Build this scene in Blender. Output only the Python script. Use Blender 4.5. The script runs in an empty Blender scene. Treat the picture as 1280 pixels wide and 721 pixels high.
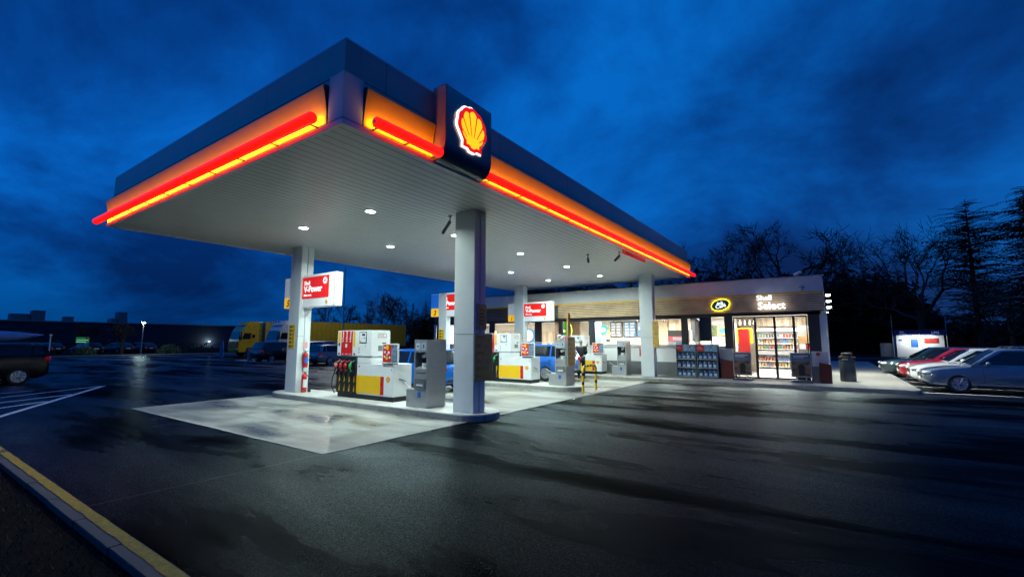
import bpy, bmesh, math, random
from mathutils import Vector, Matrix, noise
R = math.radians
PI = math.pi
sc = bpy.context.scene
col = sc.collection
rnd = random.Random(7)

# ------------------------------------------------------------------ render / camera
sc.view_settings.view_transform = 'Standard'
sc.view_settings.look = 'None'
sc.view_settings.exposure = 0
sc.view_settings.gamma = 1
cam_d = bpy.data.cameras.new('camera')
cam_d.sensor_width = 36
cam_d.lens = 571.0 / 1280 * 36
cam_d.clip_end = 3000
cam = bpy.data.objects.new('camera', cam_d)
col.objects.link(cam)
cam.location = (0, 0, 1.75)
cam.rotation_euler = (R(90) + math.atan(65.5 / 571), 0, R(34.7))
sc.camera = cam

# ------------------------------------------------------------------ materials
MATS = {}
def _new(name):
    m = bpy.data.materials.new(name); m.use_nodes = True
    nt = m.node_tree; b = nt.nodes['Principled BSDF']
    return m, nt, b
def N(nt, t, **kw):
    n = nt.nodes.new(t)
    for k, v in kw.items():
        if k in n.inputs.keys(): n.inputs[k].default_value = v
        else: setattr(n, k, v)
    return n
def ramp(nt, fac, stops):
    r = nt.nodes.new('ShaderNodeValToRGB')
    e = r.color_ramp.elements
    while len(e) > 1: e.remove(e[-1])
    for i, (p, c) in enumerate(stops):
        x = e[0] if i == 0 else e.new(p)
        x.position = p
        if not isinstance(c, tuple): c = (c, c, c)
        x.color = (*c[:3], 1)
    nt.links.new(fac, r.inputs['Fac'])
    return r.outputs['Color']
def mat(name, c, rough=.5, metal=0, var=.12, scale=3, bump=0, bscale=40, coat=0, emit=None, es=0, spec=None, stretch=None):
    """base colour with procedural variation in colour and gloss"""
    if name in MATS: return MATS[name]
    m, nt, b = _new(name); L = nt.links
    tc = N(nt, 'ShaderNodeTexCoord')
    src = tc.outputs['Object']
    if stretch:
        mp = N(nt, 'ShaderNodeMapping'); mp.inputs['Scale'].default_value = stretch
        L.new(src, mp.inputs['Vector']); src = mp.outputs[0]
    nz = N(nt, 'ShaderNodeTexNoise', Scale=scale, Detail=5, Roughness=.6)
    L.new(src, nz.inputs['Vector'])
    lo = tuple(max(0, x * (1 - var)) for x in c); hi = tuple(min(1, x * (1 + var)) for x in c)
    L.new(ramp(nt, nz.outputs['Fac'], [(.3, lo), (.7, hi)]), b.inputs['Base Color'])
    if var: L.new(ramp(nt, nz.outputs['Fac'], [(.3, max(.02, rough * .8)), (.7, min(1, rough * 1.2))]), b.inputs['Roughness'])
    else: b.inputs['Roughness'].default_value = rough
    b.inputs['Metallic'].default_value = metal
    if coat: b.inputs['Coat Weight'].default_value = coat; b.inputs['Coat Roughness'].default_value = .05
    if spec is not None: b.inputs['Specular IOR Level'].default_value = spec
    if emit: b.inputs['Emission Color'].default_value = (*emit, 1); b.inputs['Emission Strength'].default_value = es
    if bump:
        n2 = N(nt, 'ShaderNodeTexNoise', Scale=bscale, Detail=4)
        L.new(src, n2.inputs['Vector'])
        bp = N(nt, 'ShaderNodeBump', Strength=bump, Distance=.01)
        L.new(n2.outputs['Fac'], bp.inputs['Height']); L.new(bp.outputs[0], b.inputs['Normal'])
    MATS[name] = m
    return m
def emis(name, c, s, base=None):
    if name in MATS: return MATS[name]
    m, nt, b = _new(name)
    b.inputs['Base Color'].default_value = (*(base or c), 1)
    b.inputs['Emission Color'].default_value = (*c, 1); b.inputs['Emission Strength'].default_value = s
    b.inputs['Roughness'].default_value = .4
    MATS[name] = m
    return m

def asphalt_mat():
    m, nt, b = _new('wet_asphalt'); L = nt.links
    tc = N(nt, 'ShaderNodeTexCoord')
    mp = N(nt, 'ShaderNodeMapping'); mp.inputs['Scale'].default_value = (.10, .42, 1); mp.inputs['Rotation'].default_value = (0, 0, R(-4))
    L.new(tc.outputs['Object'], mp.inputs[0])
    wet = N(nt, 'ShaderNodeTexNoise', Scale=1.0, Detail=6, Roughness=.62, Distortion=.4); L.new(mp.outputs[0], wet.inputs['Vector'])
    big = N(nt, 'ShaderNodeTexNoise', Scale=.13, Detail=3); L.new(tc.outputs['Object'], big.inputs['Vector'])
    fine = N(nt, 'ShaderNodeTexNoise', Scale=60, Detail=3, Roughness=.75); L.new(tc.outputs['Object'], fine.inputs['Vector'])
    vor = N(nt, 'ShaderNodeTexVoronoi', Scale=70); L.new(tc.outputs['Object'], vor.inputs['Vector'])
    mix = N(nt, 'ShaderNodeMath', operation='ADD'); L.new(wet.outputs['Fac'], mix.inputs[0])
    m2 = N(nt, 'ShaderNodeMath', operation='MULTIPLY'); m2.inputs[1].default_value = .35; L.new(big.outputs['Fac'], m2.inputs[0]); L.new(m2.outputs[0], mix.inputs[1])
    rr = ramp(nt, mix.outputs[0], [(.50, .12), (.58, .20), (.68, .29), (.84, .42)])
    c1 = ramp(nt, mix.outputs[0], [(.54, (.0006, .0008, .001)), (.64, (.0022, .0028, .0034)), (.72, (.0042, .005, .006)), (.85, (.007, .008, .009))])
    c2 = ramp(nt, fine.outputs['Fac'], [(.38, .15), (.52, .8), (.62, 2.6)])
    mx = N(nt, 'ShaderNodeMixRGB', blend_type='MULTIPLY'); mx.inputs['Fac'].default_value = 1
    L.new(c1, mx.inputs[1]); L.new(c2, mx.inputs[2])
    ad = N(nt, 'ShaderNodeMath', operation='ADD'); L.new(vor.outputs['Distance'], ad.inputs[0]); L.new(fine.outputs['Fac'], ad.inputs[1])
    bp = N(nt, 'ShaderNodeBump', Strength=.7, Distance=.005); L.new(ad.outputs[0], bp.inputs['Height'])
    nt.nodes.remove(b); o = [q for q in nt.nodes if q.type == 'OUTPUT_MATERIAL'][0]
    df = N(nt, 'ShaderNodeBsdfDiffuse', Roughness=.8); L.new(mx.outputs[0], df.inputs['Color']); L.new(bp.outputs[0], df.inputs['Normal'])
    gl = N(nt, 'ShaderNodeBsdfGlossy'); gl.inputs['Color'].default_value = (.80, .93, 1, 1); L.new(rr, gl.inputs['Roughness']); L.new(bp.outputs[0], gl.inputs['Normal'])
    fr = N(nt, 'ShaderNodeFresnel', IOR=1.26)
    kk = ramp(nt, mix.outputs[0], [(.50, .34), (.56, .04), (.62, .11), (.68, .24), (.76, .30), (.86, .46)])
    km = N(nt, 'ShaderNodeMath', operation='MULTIPLY'); L.new(fr.outputs[0], km.inputs[0]); L.new(kk, km.inputs[1])
    spk = ramp(nt, fine.outputs['Fac'], [(.38, .5), (.52, .95), (.64, 1.7)])
    k2 = N(nt, 'ShaderNodeMath', operation='MULTIPLY'); L.new(km.outputs[0], k2.inputs[0]); L.new(spk, k2.inputs[1]); k2.use_clamp = True; km = k2
    sh_ = N(nt, 'ShaderNodeMixShader'); L.new(km.outputs[0], sh_.inputs['Fac']); L.new(df.outputs[0], sh_.inputs[1]); L.new(gl.outputs[0], sh_.inputs[2]); L.new(sh_.outputs[0], o.inputs['Surface'])
    return m
def concrete_mat():
    m, nt, b = _new('stained_concrete'); L = nt.links
    tc = N(nt, 'ShaderNodeTexCoord')
    mp = N(nt, 'ShaderNodeMapping'); mp.inputs['Scale'].default_value = (.35, .8, 1); L.new(tc.outputs['Object'], mp.inputs[0])
    st = N(nt, 'ShaderNodeTexNoise', Scale=1.1, Detail=7, Roughness=.58, Distortion=.25); L.new(mp.outputs[0], st.inputs['Vector'])
    fine = N(nt, 'ShaderNodeTexNoise', Scale=45, Detail=4, Roughness=.7); L.new(tc.outputs['Object'], fine.inputs['Vector'])
    c1 = ramp(nt, st.outputs['Fac'], [(.30, (.085, .085, .075)), (.43, (.15, .15, .133)), (.50, (.22, .222, .203)), (.55, (.29, .292, .27)), (.66, (.36, .362, .335))])
    c2 = ramp(nt, fine.outputs['Fac'], [(.3, .78), (.7, 1.15)])
    mx = N(nt, 'ShaderNodeMixRGB', blend_type='MULTIPLY'); mx.inputs['Fac'].default_value = 1
    L.new(c1, mx.inputs[1]); L.new(c2, mx.inputs[2])
    # joints between the cast bays
    sx = N(nt, 'ShaderNodeSeparateXYZ'); L.new(tc.outputs['Object'], sx.inputs[0])
    js = []
    for ax, per, off in (('X', 4.22, .0), ('Y', 3.19, .05)):
        a = N(nt, 'ShaderNodeMath', operation='ADD'); a.inputs[1].default_value = 60 + off; L.new(sx.outputs[ax], a.inputs[0])
        f = N(nt, 'ShaderNodeMath', operation='PINGPONG'); f.inputs[1].default_value = per / 2; L.new(a.outputs[0], f.inputs[0])
        g = N(nt, 'ShaderNodeMath', operation='LESS_THAN'); g.inputs[1].default_value = .012; L.new(f.outputs[0], g.inputs[0]); js.append(g)
    j = N(nt, 'ShaderNodeMath', operation='MAXIMUM'); L.new(js[0].outputs[0], j.inputs[0]); L.new(js[1].outputs[0], j.inputs[1])
    m3 = N(nt, 'ShaderNodeMixRGB'); m3.inputs[2].default_value = (.05, .05, .048, 1); L.new(j.outputs[0], m3.inputs['Fac']); L.new(mx.outputs[0], m3.inputs[1])
    L.new(m3.outputs[0], b.inputs['Base Color'])
    L.new(ramp(nt, st.outputs['Fac'], [(.36, .22), (.48, .45), (.7, .7)]), b.inputs['Roughness'])
    bp = N(nt, 'ShaderNodeBump', Strength=.3, Distance=.004); L.new(fine.outputs['Fac'], bp.inputs['Height']); L.new(bp.outputs[0], b.inputs['Normal'])
    return m
def lines_mat(name, c, dark, axis, period, width, rough=.5, metal=0, bumpd=.01, off=0, var=.1):
    """sheet cladding with narrow grooves every period along an object axis"""
    m, nt, b = _new(name); L = nt.links
    tc = N(nt, 'ShaderNodeTexCoord'); sx = N(nt, 'ShaderNodeSeparateXYZ'); L.new(tc.outputs['Object'], sx.inputs[0])
    a = N(nt, 'ShaderNodeMath', operation='ADD'); a.inputs[1].default_value = 100 * period + off; L.new(sx.outputs[axis], a.inputs[0])
    f = N(nt, 'ShaderNodeMath', operation='PINGPONG'); f.inputs[1].default_value = period / 2; L.new(a.outputs[0], f.inputs[0])
    d = N(nt, 'ShaderNodeMath', operation='DIVIDE'); d.inputs[1].default_value = width; L.new(f.outputs[0], d.inputs[0])
    nz = N(nt, 'ShaderNodeTexNoise', Scale=2.2, Detail=4); L.new(tc.outputs['Object'], nz.inputs['Vector'])
    base = ramp(nt, nz.outputs['Fac'], [(.3, tuple(x * (1 - var) for x in c)), (.7, tuple(min(1, x * (1 + var)) for x in c))])
    mx = N(nt, 'ShaderNodeMixRGB'); mx.inputs[1].default_value = (*dark, 1); L.new(base, mx.inputs[2])
    g = N(nt, 'ShaderNodeMath', operation='GREATER_THAN'); g.inputs[1].default_value = 1; L.new(d.outputs[0], g.inputs[0]); L.new(g.outputs[0], mx.inputs['Fac'])
    L.new(mx.outputs[0], b.inputs['Base Color']); b.inputs['Roughness'].default_value = rough; b.inputs['Metallic'].default_value = metal
    mn = N(nt, 'ShaderNodeMath', operation='MINIMUM'); mn.inputs[1].default_value = 1; L.new(d.outputs[0], mn.inputs[0])
    bp = N(nt, 'ShaderNodeBump', Strength=.6, Distance=bumpd); L.new(mn.outputs[0], bp.inputs['Height']); L.new(bp.outputs[0], b.inputs['Normal'])
    return m
def plank_mat(name, c, axis='X'):
    m, nt, b = _new(name); L = nt.links
    tc = N(nt, 'ShaderNodeTexCoord')
    mp = N(nt, 'ShaderNodeMapping'); mp.inputs['Scale'].default_value = (5.5, 5.5, .6); L.new(tc.outputs['Object'], mp.inputs[0])
    vo = N(nt, 'ShaderNodeTexVoronoi', Scale=1.0); vo.inputs['Randomness'].default_value = .4; L.new(mp.outputs[0], vo.inputs['Vector'])
    mp2 = N(nt, 'ShaderNodeMapping'); mp2.inputs['Scale'].default_value = (14, 14, 1.2); L.new(tc.outputs['Object'], mp2.inputs[0])
    nz = N(nt, 'ShaderNodeTexNoise', Scale=1.5, Detail=5); L.new(mp2.outputs[0], nz.inputs['Vector'])
    a = ramp(nt, nz.outputs['Fac'], [(.3, tuple(x * .75 for x in c)), (.7, tuple(x * 1.2 for x in c))])
    sep = N(nt, 'ShaderNodeSeparateColor'); L.new(vo.outputs['Color'], sep.inputs[0])
    s = ramp(nt, sep.outputs[0], [(0, .6), (1, 1.2)])
    mx = N(nt, 'ShaderNodeMixRGB', blend_type='MULTIPLY'); mx.inputs['Fac'].default_value = 1; L.new(a, mx.inputs[1]); L.new(s, mx.inputs[2])
    L.new(mx.outputs[0], b.inputs['Base Color']); b.inputs['Roughness'].default_value = .55
    return m
def glass_mat(name, tint, refl=1.0):
    m = bpy.data.materials.new(name); m.use_nodes = True; nt = m.node_tree; nt.nodes.clear(); L = nt.links
    o = N(nt, 'ShaderNodeOutputMaterial'); tr = N(nt, 'ShaderNodeBsdfTransparent'); tr.inputs['Color'].default_value = (*tint, 1)
    gl = N(nt, 'ShaderNodeBsdfGlossy'); gl.inputs['Roughness'].default_value = .02
    fr = N(nt, 'ShaderNodeFresnel', IOR=1.45); mx = N(nt, 'ShaderNodeMixShader')
    L.new(fr.outputs[0], mx.inputs['Fac']); L.new(tr.outputs[0], mx.inputs[1]); L.new(gl.outputs[0], mx.inputs[2]); L.new(mx.outputs[0], o.inputs[0])
    return m

M = dict(
    asphalt=asphalt_mat(), concrete=concrete_mat(),
    kerb=mat('kerb_concrete', (.30, .30, .28), .75, var=.25, scale=6, bump=.3),
    kerbdark=mat('weathered_kerb', (.075, .072, .075), .8, var=.3, scale=8, bump=.4),
    island=mat('island_concrete', (.50, .50, .47), .6, var=.2, scale=4, bump=.2),
    pave=mat('pavement_concrete', (.30, .29, .26), .7, var=.2, scale=5, bump=.2),
    soil=mat('dark_soil', (.010, .0075, .006), 1, var=.6, scale=14, bump=1, bscale=30, spec=.05),
    yellowline=mat('worn_yellow_paint', (.34, .22, .02), .8, var=.45, scale=22, bump=.8, bscale=60),
    whiteline=mat('worn_white_paint', (.8, .8, .82), .75, var=.35, scale=18),
    white=mat('white_powder_coat', (.74, .75, .75), .38, var=.05, scale=2),
    column=mat('column_cladding', (.66, .69, .70), .34, var=.05, scale=1.5),
    soffit=lines_mat('soffit_panels', (.62, .64, .63), (.05, .05, .05), 'X', .2, .009, .4, bumpd=.006, var=.04),
    cap=lines_mat('fascia_cap_panels', (.27, .29, .31), (.12, .13, .14), 'X', 3.0, .008, .35, metal=.3, var=.06),
    capy=lines_mat('fascia_cap_panels_long', (.30, .32, .34), (.12, .13, .14), 'Y', 3.0, .008, .35, metal=.3, var=.06),
    pil=mat('pilaster_panel', (.60, .60, .64), .35, var=.04),
    darkpanel=mat('dark_blue_panel', (.05, .08, .14), .22, var=.05, coat=.4),
    amber=mat('amber_panel', (.88, .42, .012), .35, var=.04),
    trim=mat('dark_trim', (.06, .06, .065), .5),
    steel=mat('brushed_steel', (.42, .43, .43), .38, metal=.6, var=.08, stretch=(1, 1, 8)),
    steeldark=mat('steel_side', (.20, .21, .21), .5, metal=.4, var=.1),
    black=mat('black_plastic', (.012, .012, .013), .45),
    rubber=mat('rubber', (.014, .014, .015), .8),
    red=mat('red_panel', (.62, .02, .015), .4, var=.05),
    redp=mat('red_paint', (.55, .015, .012), .28, coat=.3),
    yellow=mat('yellow_panel', (.85, .50, .01), .4, var=.05),
    green=mat('green_plastic', (.02, .35, .10), .4),
    blue=mat('blue_label', (.03, .12, .45), .4),
    grey=mat('grey_panel', (.16, .17, .18), .5),
    brown=mat('brown_board', (.6, .36, .08), .5, var=.3, scale=8),
    screen=mat('dark_screen', (.01, .015, .025), .12),
    wood=lines_mat('timber_slats', (.68, .47, .28), (.03, .022, .015), 'Z', .09, .013, .6, bumpd=.03, var=.22),
    woodshaded=lines_mat('shaded_timber_slats', (.15, .125, .10), (.012, .01, .01), 'Z', .09, .013, .6, bumpd=.03, var=.2),  # darker copy of the timber, shade of the recessed left fascia in its colour
    planks=plank_mat('wood_planks', (.66, .52, .37)),
    beige=mat('beige_interior', (.76, .68, .57), .6, var=.08),
    tile=lines_mat('interior_tiles', (.62, .60, .54), (.3, .29, .26), 'Z', .1, .006, .3, bumpd=.004),
    facade=mat('charcoal_facade', (.028, .028, .032), .5),
    parapet=mat('white_parapet', (.6, .6, .61), .5, var=.06),
    glass=glass_mat('shop_glass', (.93, .95, .94)),
    cglass=mat('car_glass', (.008, .012, .016), .06, coat=.5),
    clear=mat('milky_plastic', (.7, .72, .75), .2),
    chrome=mat('chrome', (.6, .6, .62), .15, metal=1, var=.02),
    rim=mat('alloy_rim', (.45, .46, .48), .3, metal=.8),
    bark=mat('bark', (.035, .028, .022), .95, var=.3, scale=4),
    needles=mat('conifer_needles', (.012, .020, .012), .95, var=.3),
    leaves=mat('dark_leaves', (.03, .045, .02), .8, var=.4),
    darkblue=mat('navy_fascia', (.015, .03, .16), .4),
    warehouse=lines_mat('dark_wall_sheeting', (.018, .02, .045), (.01, .01, .02), 'Y', 1.2, .03, .7, bumpd=.01),
    roofgrey=mat('grey_roofing', (.20, .21, .22), .8),
    curtain=lines_mat('yellow_truck_curtain', (.34, .26, .008), (.16, .12, .005), 'Y', .6, .02, .55, bumpd=.03, var=.12),
    cabyellow=mat('yellow_cab_paint', (.42, .30, .01), .3, coat=.5),
    cabwhite=mat('white_cab_paint', (.42, .48, .52), .3, coat=.5),
    skin=mat('skin', (.45, .28, .2), .6),
    cloth=mat('dark_jacket', (.012, .013, .02), .85, bump=.3),
    trousers=mat('dark_trousers', (.02, .022, .035), .85),
    hair=mat('grey_hair', (.25, .24, .23), .8),
    jug=mat('blue_jug_plastic', (.02, .16, .42), .25, var=.1),
    juglabel=mat('jug_label', (.6, .68, .75), .4, var=.3, scale=30),
    tubered=emis('red_light_tube', (1, .008, .003), 1.35, (.5, .01, .01)),
    tubecore=emis('red_tube_bright', (1, .03, .012), 4.5, (.5, .01, .01)),
    lampw=emis('white_lamp', (.92, 1, .95), 30, (.8, .8, .8)),
    halo=emis('white_backlight', (1, .88, .72), 2.5),
    sred=emis('lit_red_plastic', (.8, .006, .006), .95),
    syellow=emis('lit_yellow_plastic', (1, .68, .004), 1.0),
    sgwhite=emis('lit_white_letters', (.9, .97, 1), 1.5),
    haloy=emis('yellow_backlight', (.95, .85, .03), 4),
    ovalg=emis('oval_dark_green', (.004, .03, .028), .6),
    signred=emis('backlit_red_sign', (.75, .012, .008), .55, (.6, .015, .01)),
    signwhite=emis('backlit_white_sign', (.85, .92, .95), .14, (.8, .8, .8)),
    sletter=emis('backlit_sign_letters', (1, .96, .95), .8, (.8, .8, .8)),
    menu=emis('lit_menu', (.75, .85, .95), .5, (.4, .4, .4)),
    menub=emis('lit_menu_blue', (.05, .12, .25), .7, (.1, .2, .3)),
    teal=emis('lit_teal', (.03, .35, .33), 1.0),
    warm=emis('warm_bulb', (1, .62, .3), 9),
    pend=emis('yellow_pendant', (1, .6, .02), 1.5),
    strip=emis('white_ceiling_light', (1, .96, .88), 3.5),
    leafgreen=emis('lit_green_poster', (.04, .30, .03), .5),
)

# ------------------------------------------------------------------ mesh helpers
class MB:
    def __init__(s): s.v = []; s.f = []; s.m = []; s.p = []
    def add(s, vs, fs, m=0):
        o = len(s.v); s.p.append((o, len(s.f))); s.v += [tuple(v) for v in vs]
        for f in fs: s.f.append(tuple(i + o for i in f)); s.m.append(m)
        return s
    def box(s, x0, y0, z0, x1, y1, z1, m=0):
        if x0 > x1: x0, x1 = x1, x0
        if y0 > y1: y0, y1 = y1, y0
        if z0 > z1: z0, z1 = z1, z0
        return s.add([(x0, y0, z0), (x1, y0, z0), (x1, y1, z0), (x0, y1, z0), (x0, y0, z1), (x1, y0, z1), (x1, y1, z1), (x0, y1, z1)],
                     [(0, 3, 2, 1), (4, 5, 6, 7), (0, 1, 5, 4), (1, 2, 6, 5), (2, 3, 7, 6), (3, 0, 4, 7)], m)
    def quad(s, a, b, c, d, m=0): return s.add([a, b, c, d], [(0, 1, 2, 3)], m)
    def tube(s, pts, r, n=8, m=0, cap=True):
        pts = [Vector(p) for p in pts]
        rs = r if isinstance(r, (list, tuple)) else [r] * len(pts)
        vs = []; fs = []; prev = None
        for i, p in enumerate(pts):
            d = (pts[min(i + 1, len(pts) - 1)] - pts[max(i - 1, 0)]).normalized()
            if prev is None:
                u = d.cross(Vector((0, 0, 1)));
                if u.length < .1: u = d.cross(Vector((0, 1, 0)))
            else: u = prev - d * prev.dot(d)
            u.normalize(); prev = u; w = d.cross(u)
            for k in range(n):
                a = 2 * PI * k / n; vs.append(p + (u * math.cos(a) + w * math.sin(a)) * rs[i])
        for i in range(len(pts) - 1):
            for k in range(n):
                a = i * n + k; b = i * n + (k + 1) % n; fs.append((a, b, b + n, a + n))
        if cap: fs.append(tuple(range(n))[::-1]); fs.append(tuple((len(pts) - 1) * n + k for k in range(n)))
        return s.add(vs, fs, m)
    def lathe(s, prof, n=20, m=0, axis='Z', c=(0, 0, 0)):
        vs = []; fs = []
        for (r, h) in prof:
            for k in range(n):
                a = 2 * PI * k / n; x, y = r * math.cos(a), r * math.sin(a)
                vs.append({'Z': (c[0] + x, c[1] + y, c[2] + h), 'Y': (c[0] + x, c[1] + h, c[2] + y), 'X': (c[0] + h, c[1] + x, c[2] + y)}[axis])
        for i in range(len(prof) - 1):
            for k in range(n):
                a = i * n + k; b = i * n + (k + 1) % n; fs.append((a, b, b + n, a + n))
        fs.append(tuple(range(n))[::-1]); fs.append(tuple((len(prof) - 1) * n + k for k in range(n)))
        return s.add(vs, fs, m)
    def prism(s, poly, a0, a1, axis='Y', m=0):
        n = len(poly)
        f = {'Y': lambda u, w, a: (u, a, w), 'X': lambda u, w, a: (a, u, w), 'Z': lambda u, w, a: (u, w, a)}[axis]
        vs = [f(u, w, a0) for u, w in poly] + [f(u, w, a1) for u, w in poly]
        fs = [tuple(range(n)), tuple(range(2 * n - 1, n - 1, -1))] + [(i, i + n, (i + 1) % n + n, (i + 1) % n) for i in range(n)]
        return s.add(vs, fs, m)
    def ell(s, c, r, m=0, nu=12, nv=8):
        vs = []; fs = []
        for j in range(nv + 1):
            t = PI * j / nv
            for i in range(nu):
                a = 2 * PI * i / nu
                vs.append((c[0] + r[0] * math.sin(t) * math.cos(a), c[1] + r[1] * math.sin(t) * math.sin(a), c[2] + r[2] * math.cos(t)))
        for j in range(nv):
            for i in range(nu): a = j * nu + i; b = j * nu + (i + 1) % nu; fs.append((a, a + nu, b + nu, b))
        return s.add(vs, fs, m)
    def text(s, t, o, size, xa, ya, depth=.004, m=0, bold=.02, align='LEFT', shear=0):
        c = bpy.data.curves.new('t', 'FONT'); c.body = t; c.size = size; c.offset = bold * size; c.extrude = depth / 2; c.align_x = align; c.shear = shear
        c.resolution_u = 3
        ob = bpy.data.objects.new('t', c); col.objects.link(ob)
        dg = bpy.context.evaluated_depsgraph_get(); me = bpy.data.meshes.new_from_object(ob.evaluated_get(dg))
        xa = Vector(xa).normalized(); ya = Vector(ya).normalized(); za = xa.cross(ya); o = Vector(o)
        vs = [o + xa * v.co.x + ya * v.co.y + za * (v.co.z + depth / 2) for v in me.vertices]
        s.add(vs, [tuple(p.vertices) for p in me.polygons], m)
        bpy.data.objects.remove(ob); bpy.data.curves.remove(c); bpy.data.meshes.remove(me)
        return s
    def build_each(s, name, mats, parent=None, **kw):
        """one object per added piece"""
        out = []
        for i, (v0, f0) in enumerate(s.p):
            v1, f1 = s.p[i + 1] if i + 1 < len(s.p) else (len(s.v), len(s.f))
            q = MB(); q.v = s.v[v0:v1]; q.f = [tuple(k - v0 for k in f) for f in s.f[f0:f1]]; q.m = s.m[f0:f1]; q.p = [(0, 0)]
            out.append(q.build(name, mats, parent, **kw))
        return out
    def build(s, name, mats, parent=None, smooth=False, bevel=0, loc=None, fix=True):
        me = bpy.data.meshes.new(name); me.from_pydata(s.v, [], s.f)
        if not isinstance(mats, (list, tuple)): mats = [mats]
        for x in mats: me.materials.append(M[x] if isinstance(x, str) else x)
        me.polygons.foreach_set('material_index', s.m)
        if fix or bevel:
            bm = bmesh.new(); bm.from_mesh(me)
            if fix: bmesh.ops.recalc_face_normals(bm, faces=bm.faces)
            if bevel:
                bmesh.ops.remove_doubles(bm, verts=bm.verts, dist=1e-5)
                es = [e for e in bm.edges if len(e.link_faces) == 2 and e.calc_face_angle(0) > R(35)]
                bmesh.ops.bevel(bm, geom=es, offset=bevel, segments=2, affect='EDGES', clamp_overlap=True)
            bm.to_mesh(me); bm.free()
        if smooth:
            me.polygons.foreach_set('use_smooth', [True] * len(me.polygons))
            if smooth != 'all':
                try: me.set_sharp_from_angle(angle=R(40))
                except Exception: pass
        o = bpy.data.objects.new(name, me); col.objects.link(o)
        if parent is not None: o.parent = parent
        if loc: o.location = loc
        return o

def tag(o, label, cat, group=None, kind=None):
    if label: o['label'] = label
    if cat: o['category'] = cat
    if group: o['group'] = group
    if kind: o['kind'] = kind
    return o
def thing(name, label, cat, loc=(0, 0, 0), rz=0, group=None):
    o = bpy.data.objects.new(name, None); col.objects.link(o); o.location = loc; o.rotation_euler = (0, 0, rz); o.empty_display_size = .2
    return tag(o, label, cat, group)
def struct(o): o['kind'] = 'structure'; return o
def dup(o, loc=None, rz=None, label=None, parent=None, scale=None):
    c = o.copy(); col.objects.link(c)
    if parent is not None: c.parent = parent
    if loc is not None: c.location = loc
    if rz is not None: c.rotation_euler = (0, 0, rz)
    if scale is not None: c.scale = scale
    if label: c['label'] = label
    for ch in list(o.children): dup(ch, parent=c)
    return c
def area(name, loc, rot, size, power, color=(1, 1, 1), sy=None, shape=None, spread=180):
    l = bpy.data.lights.new(name, 'AREA'); l.energy = power; l.color = color; l.size = size; l.spread = R(spread)
    if sy: l.shape = 'RECTANGLE'; l.size_y = sy
    if shape: l.shape = shape
    o = bpy.data.objects.new(name, l); col.objects.link(o); o.location = loc; o.rotation_euler = rot
    return o
def point(name, loc, power, color=(1, 1, 1), r=.1):
    l = bpy.data.lights.new(name, 'POINT'); l.energy = power; l.color = color; l.shadow_soft_size = r
    o = bpy.data.objects.new(name, l); col.objects.link(o); o.location = loc; return o
X3, Y3, Z3 = (1, 0, 0), (0, 1, 0), (0, 0, 1)

# ------------------------------------------------------------------ ground
g = MB().quad((-900, -400, 0), (900, -400, 0), (900, 900, 0), (-900, 900, 0)).build('ground', 'soil'); struct(g)
a = MB().quad((-66, 1.56, .004), (45, 1.56, .004), (45, 62, .004), (-66, 62, .004)).build('forecourt_road', 'asphalt'); struct(a)
s = MB()
s.quad((-15, 4.4, .008), (-6.62, 4.4, .008), (-6.62, 20.0, .008), (-15, 20.0, .008))
s.build('concrete_slab', 'concrete'); struct(bpy.data.objects['concrete_slab'])
s = MB()
s.box(-15.06, 4.34, -.01, -6.56, 4.4, .014); s.box(-6.62, 4.401, -.01, -6.56, 20.0, .014); s.box(-15.06, 4.401, -.01, -15, 20.0, .014)
struct(s.build('slab_edge_strip', 'kerb'))
# kerb with its painted yellow border
k = MB()
x = -60.0
while x < 12:
    jy = rnd.uniform(-.006, .006); jz = rnd.uniform(-.003, .002); k.box(x + .005, 1.375 + jy, -.05, x + .995, 1.574 + jy * .4, .06 + jz); x += 1.0
k = k.build('kerb', 'kerbdark', bevel=.006); struct(k)
yl = MB(); yy = 1.468
xs = [-60 + i * .08 for i in range(900)]
for i in range(len(xs) - 1):
    jn = lambda x, o: .012 * noise.noise(Vector((x * 3, o, 0))) + .008 * noise.noise(Vector((x * 14, o, 0)))
    if noise.noise(Vector((xs[i] * 2.3, 9, 0))) > .48: continue
    yl.quad((xs[i], yy + jn(xs[i], 0), .064), (xs[i + 1], yy + jn(xs[i + 1], 0), .064), (xs[i + 1], 1.562 + jn(xs[i + 1], 7) * .5, .064), (xs[i], 1.562 + jn(xs[i], 7) * .5, .064))
struct(yl.build('yellow_kerb_marking', 'yellowline'))
# soil bank in front with sparse winter grass
gr = MB()
for i in range(5200):
    x = rnd.uniform(-16, -2.5); y = 1.36 - abs(rnd.gauss(0, .9))
    if y < -1.6: continue
    h = rnd.uniform(.02, .07); a = rnd.uniform(0, 6.28); w = .004; dx, dy = math.cos(a), math.sin(a); lx, ly = rnd.uniform(-.04, .04), rnd.uniform(-.04, .04)
    gr.add([(x - w * dx, y - w * dy, 0), (x + w * dx, y + w * dy, 0), (x + lx, y + ly, h)], [(0, 1, 2)])
tag(gr.build('grass', mat('winter_grass', (.045, .035, .018), .9, var=.5), fix=False), 'sparse dark winter grass and litter on the soil strip by the kerb', 'grass', kind='stuff')
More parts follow.
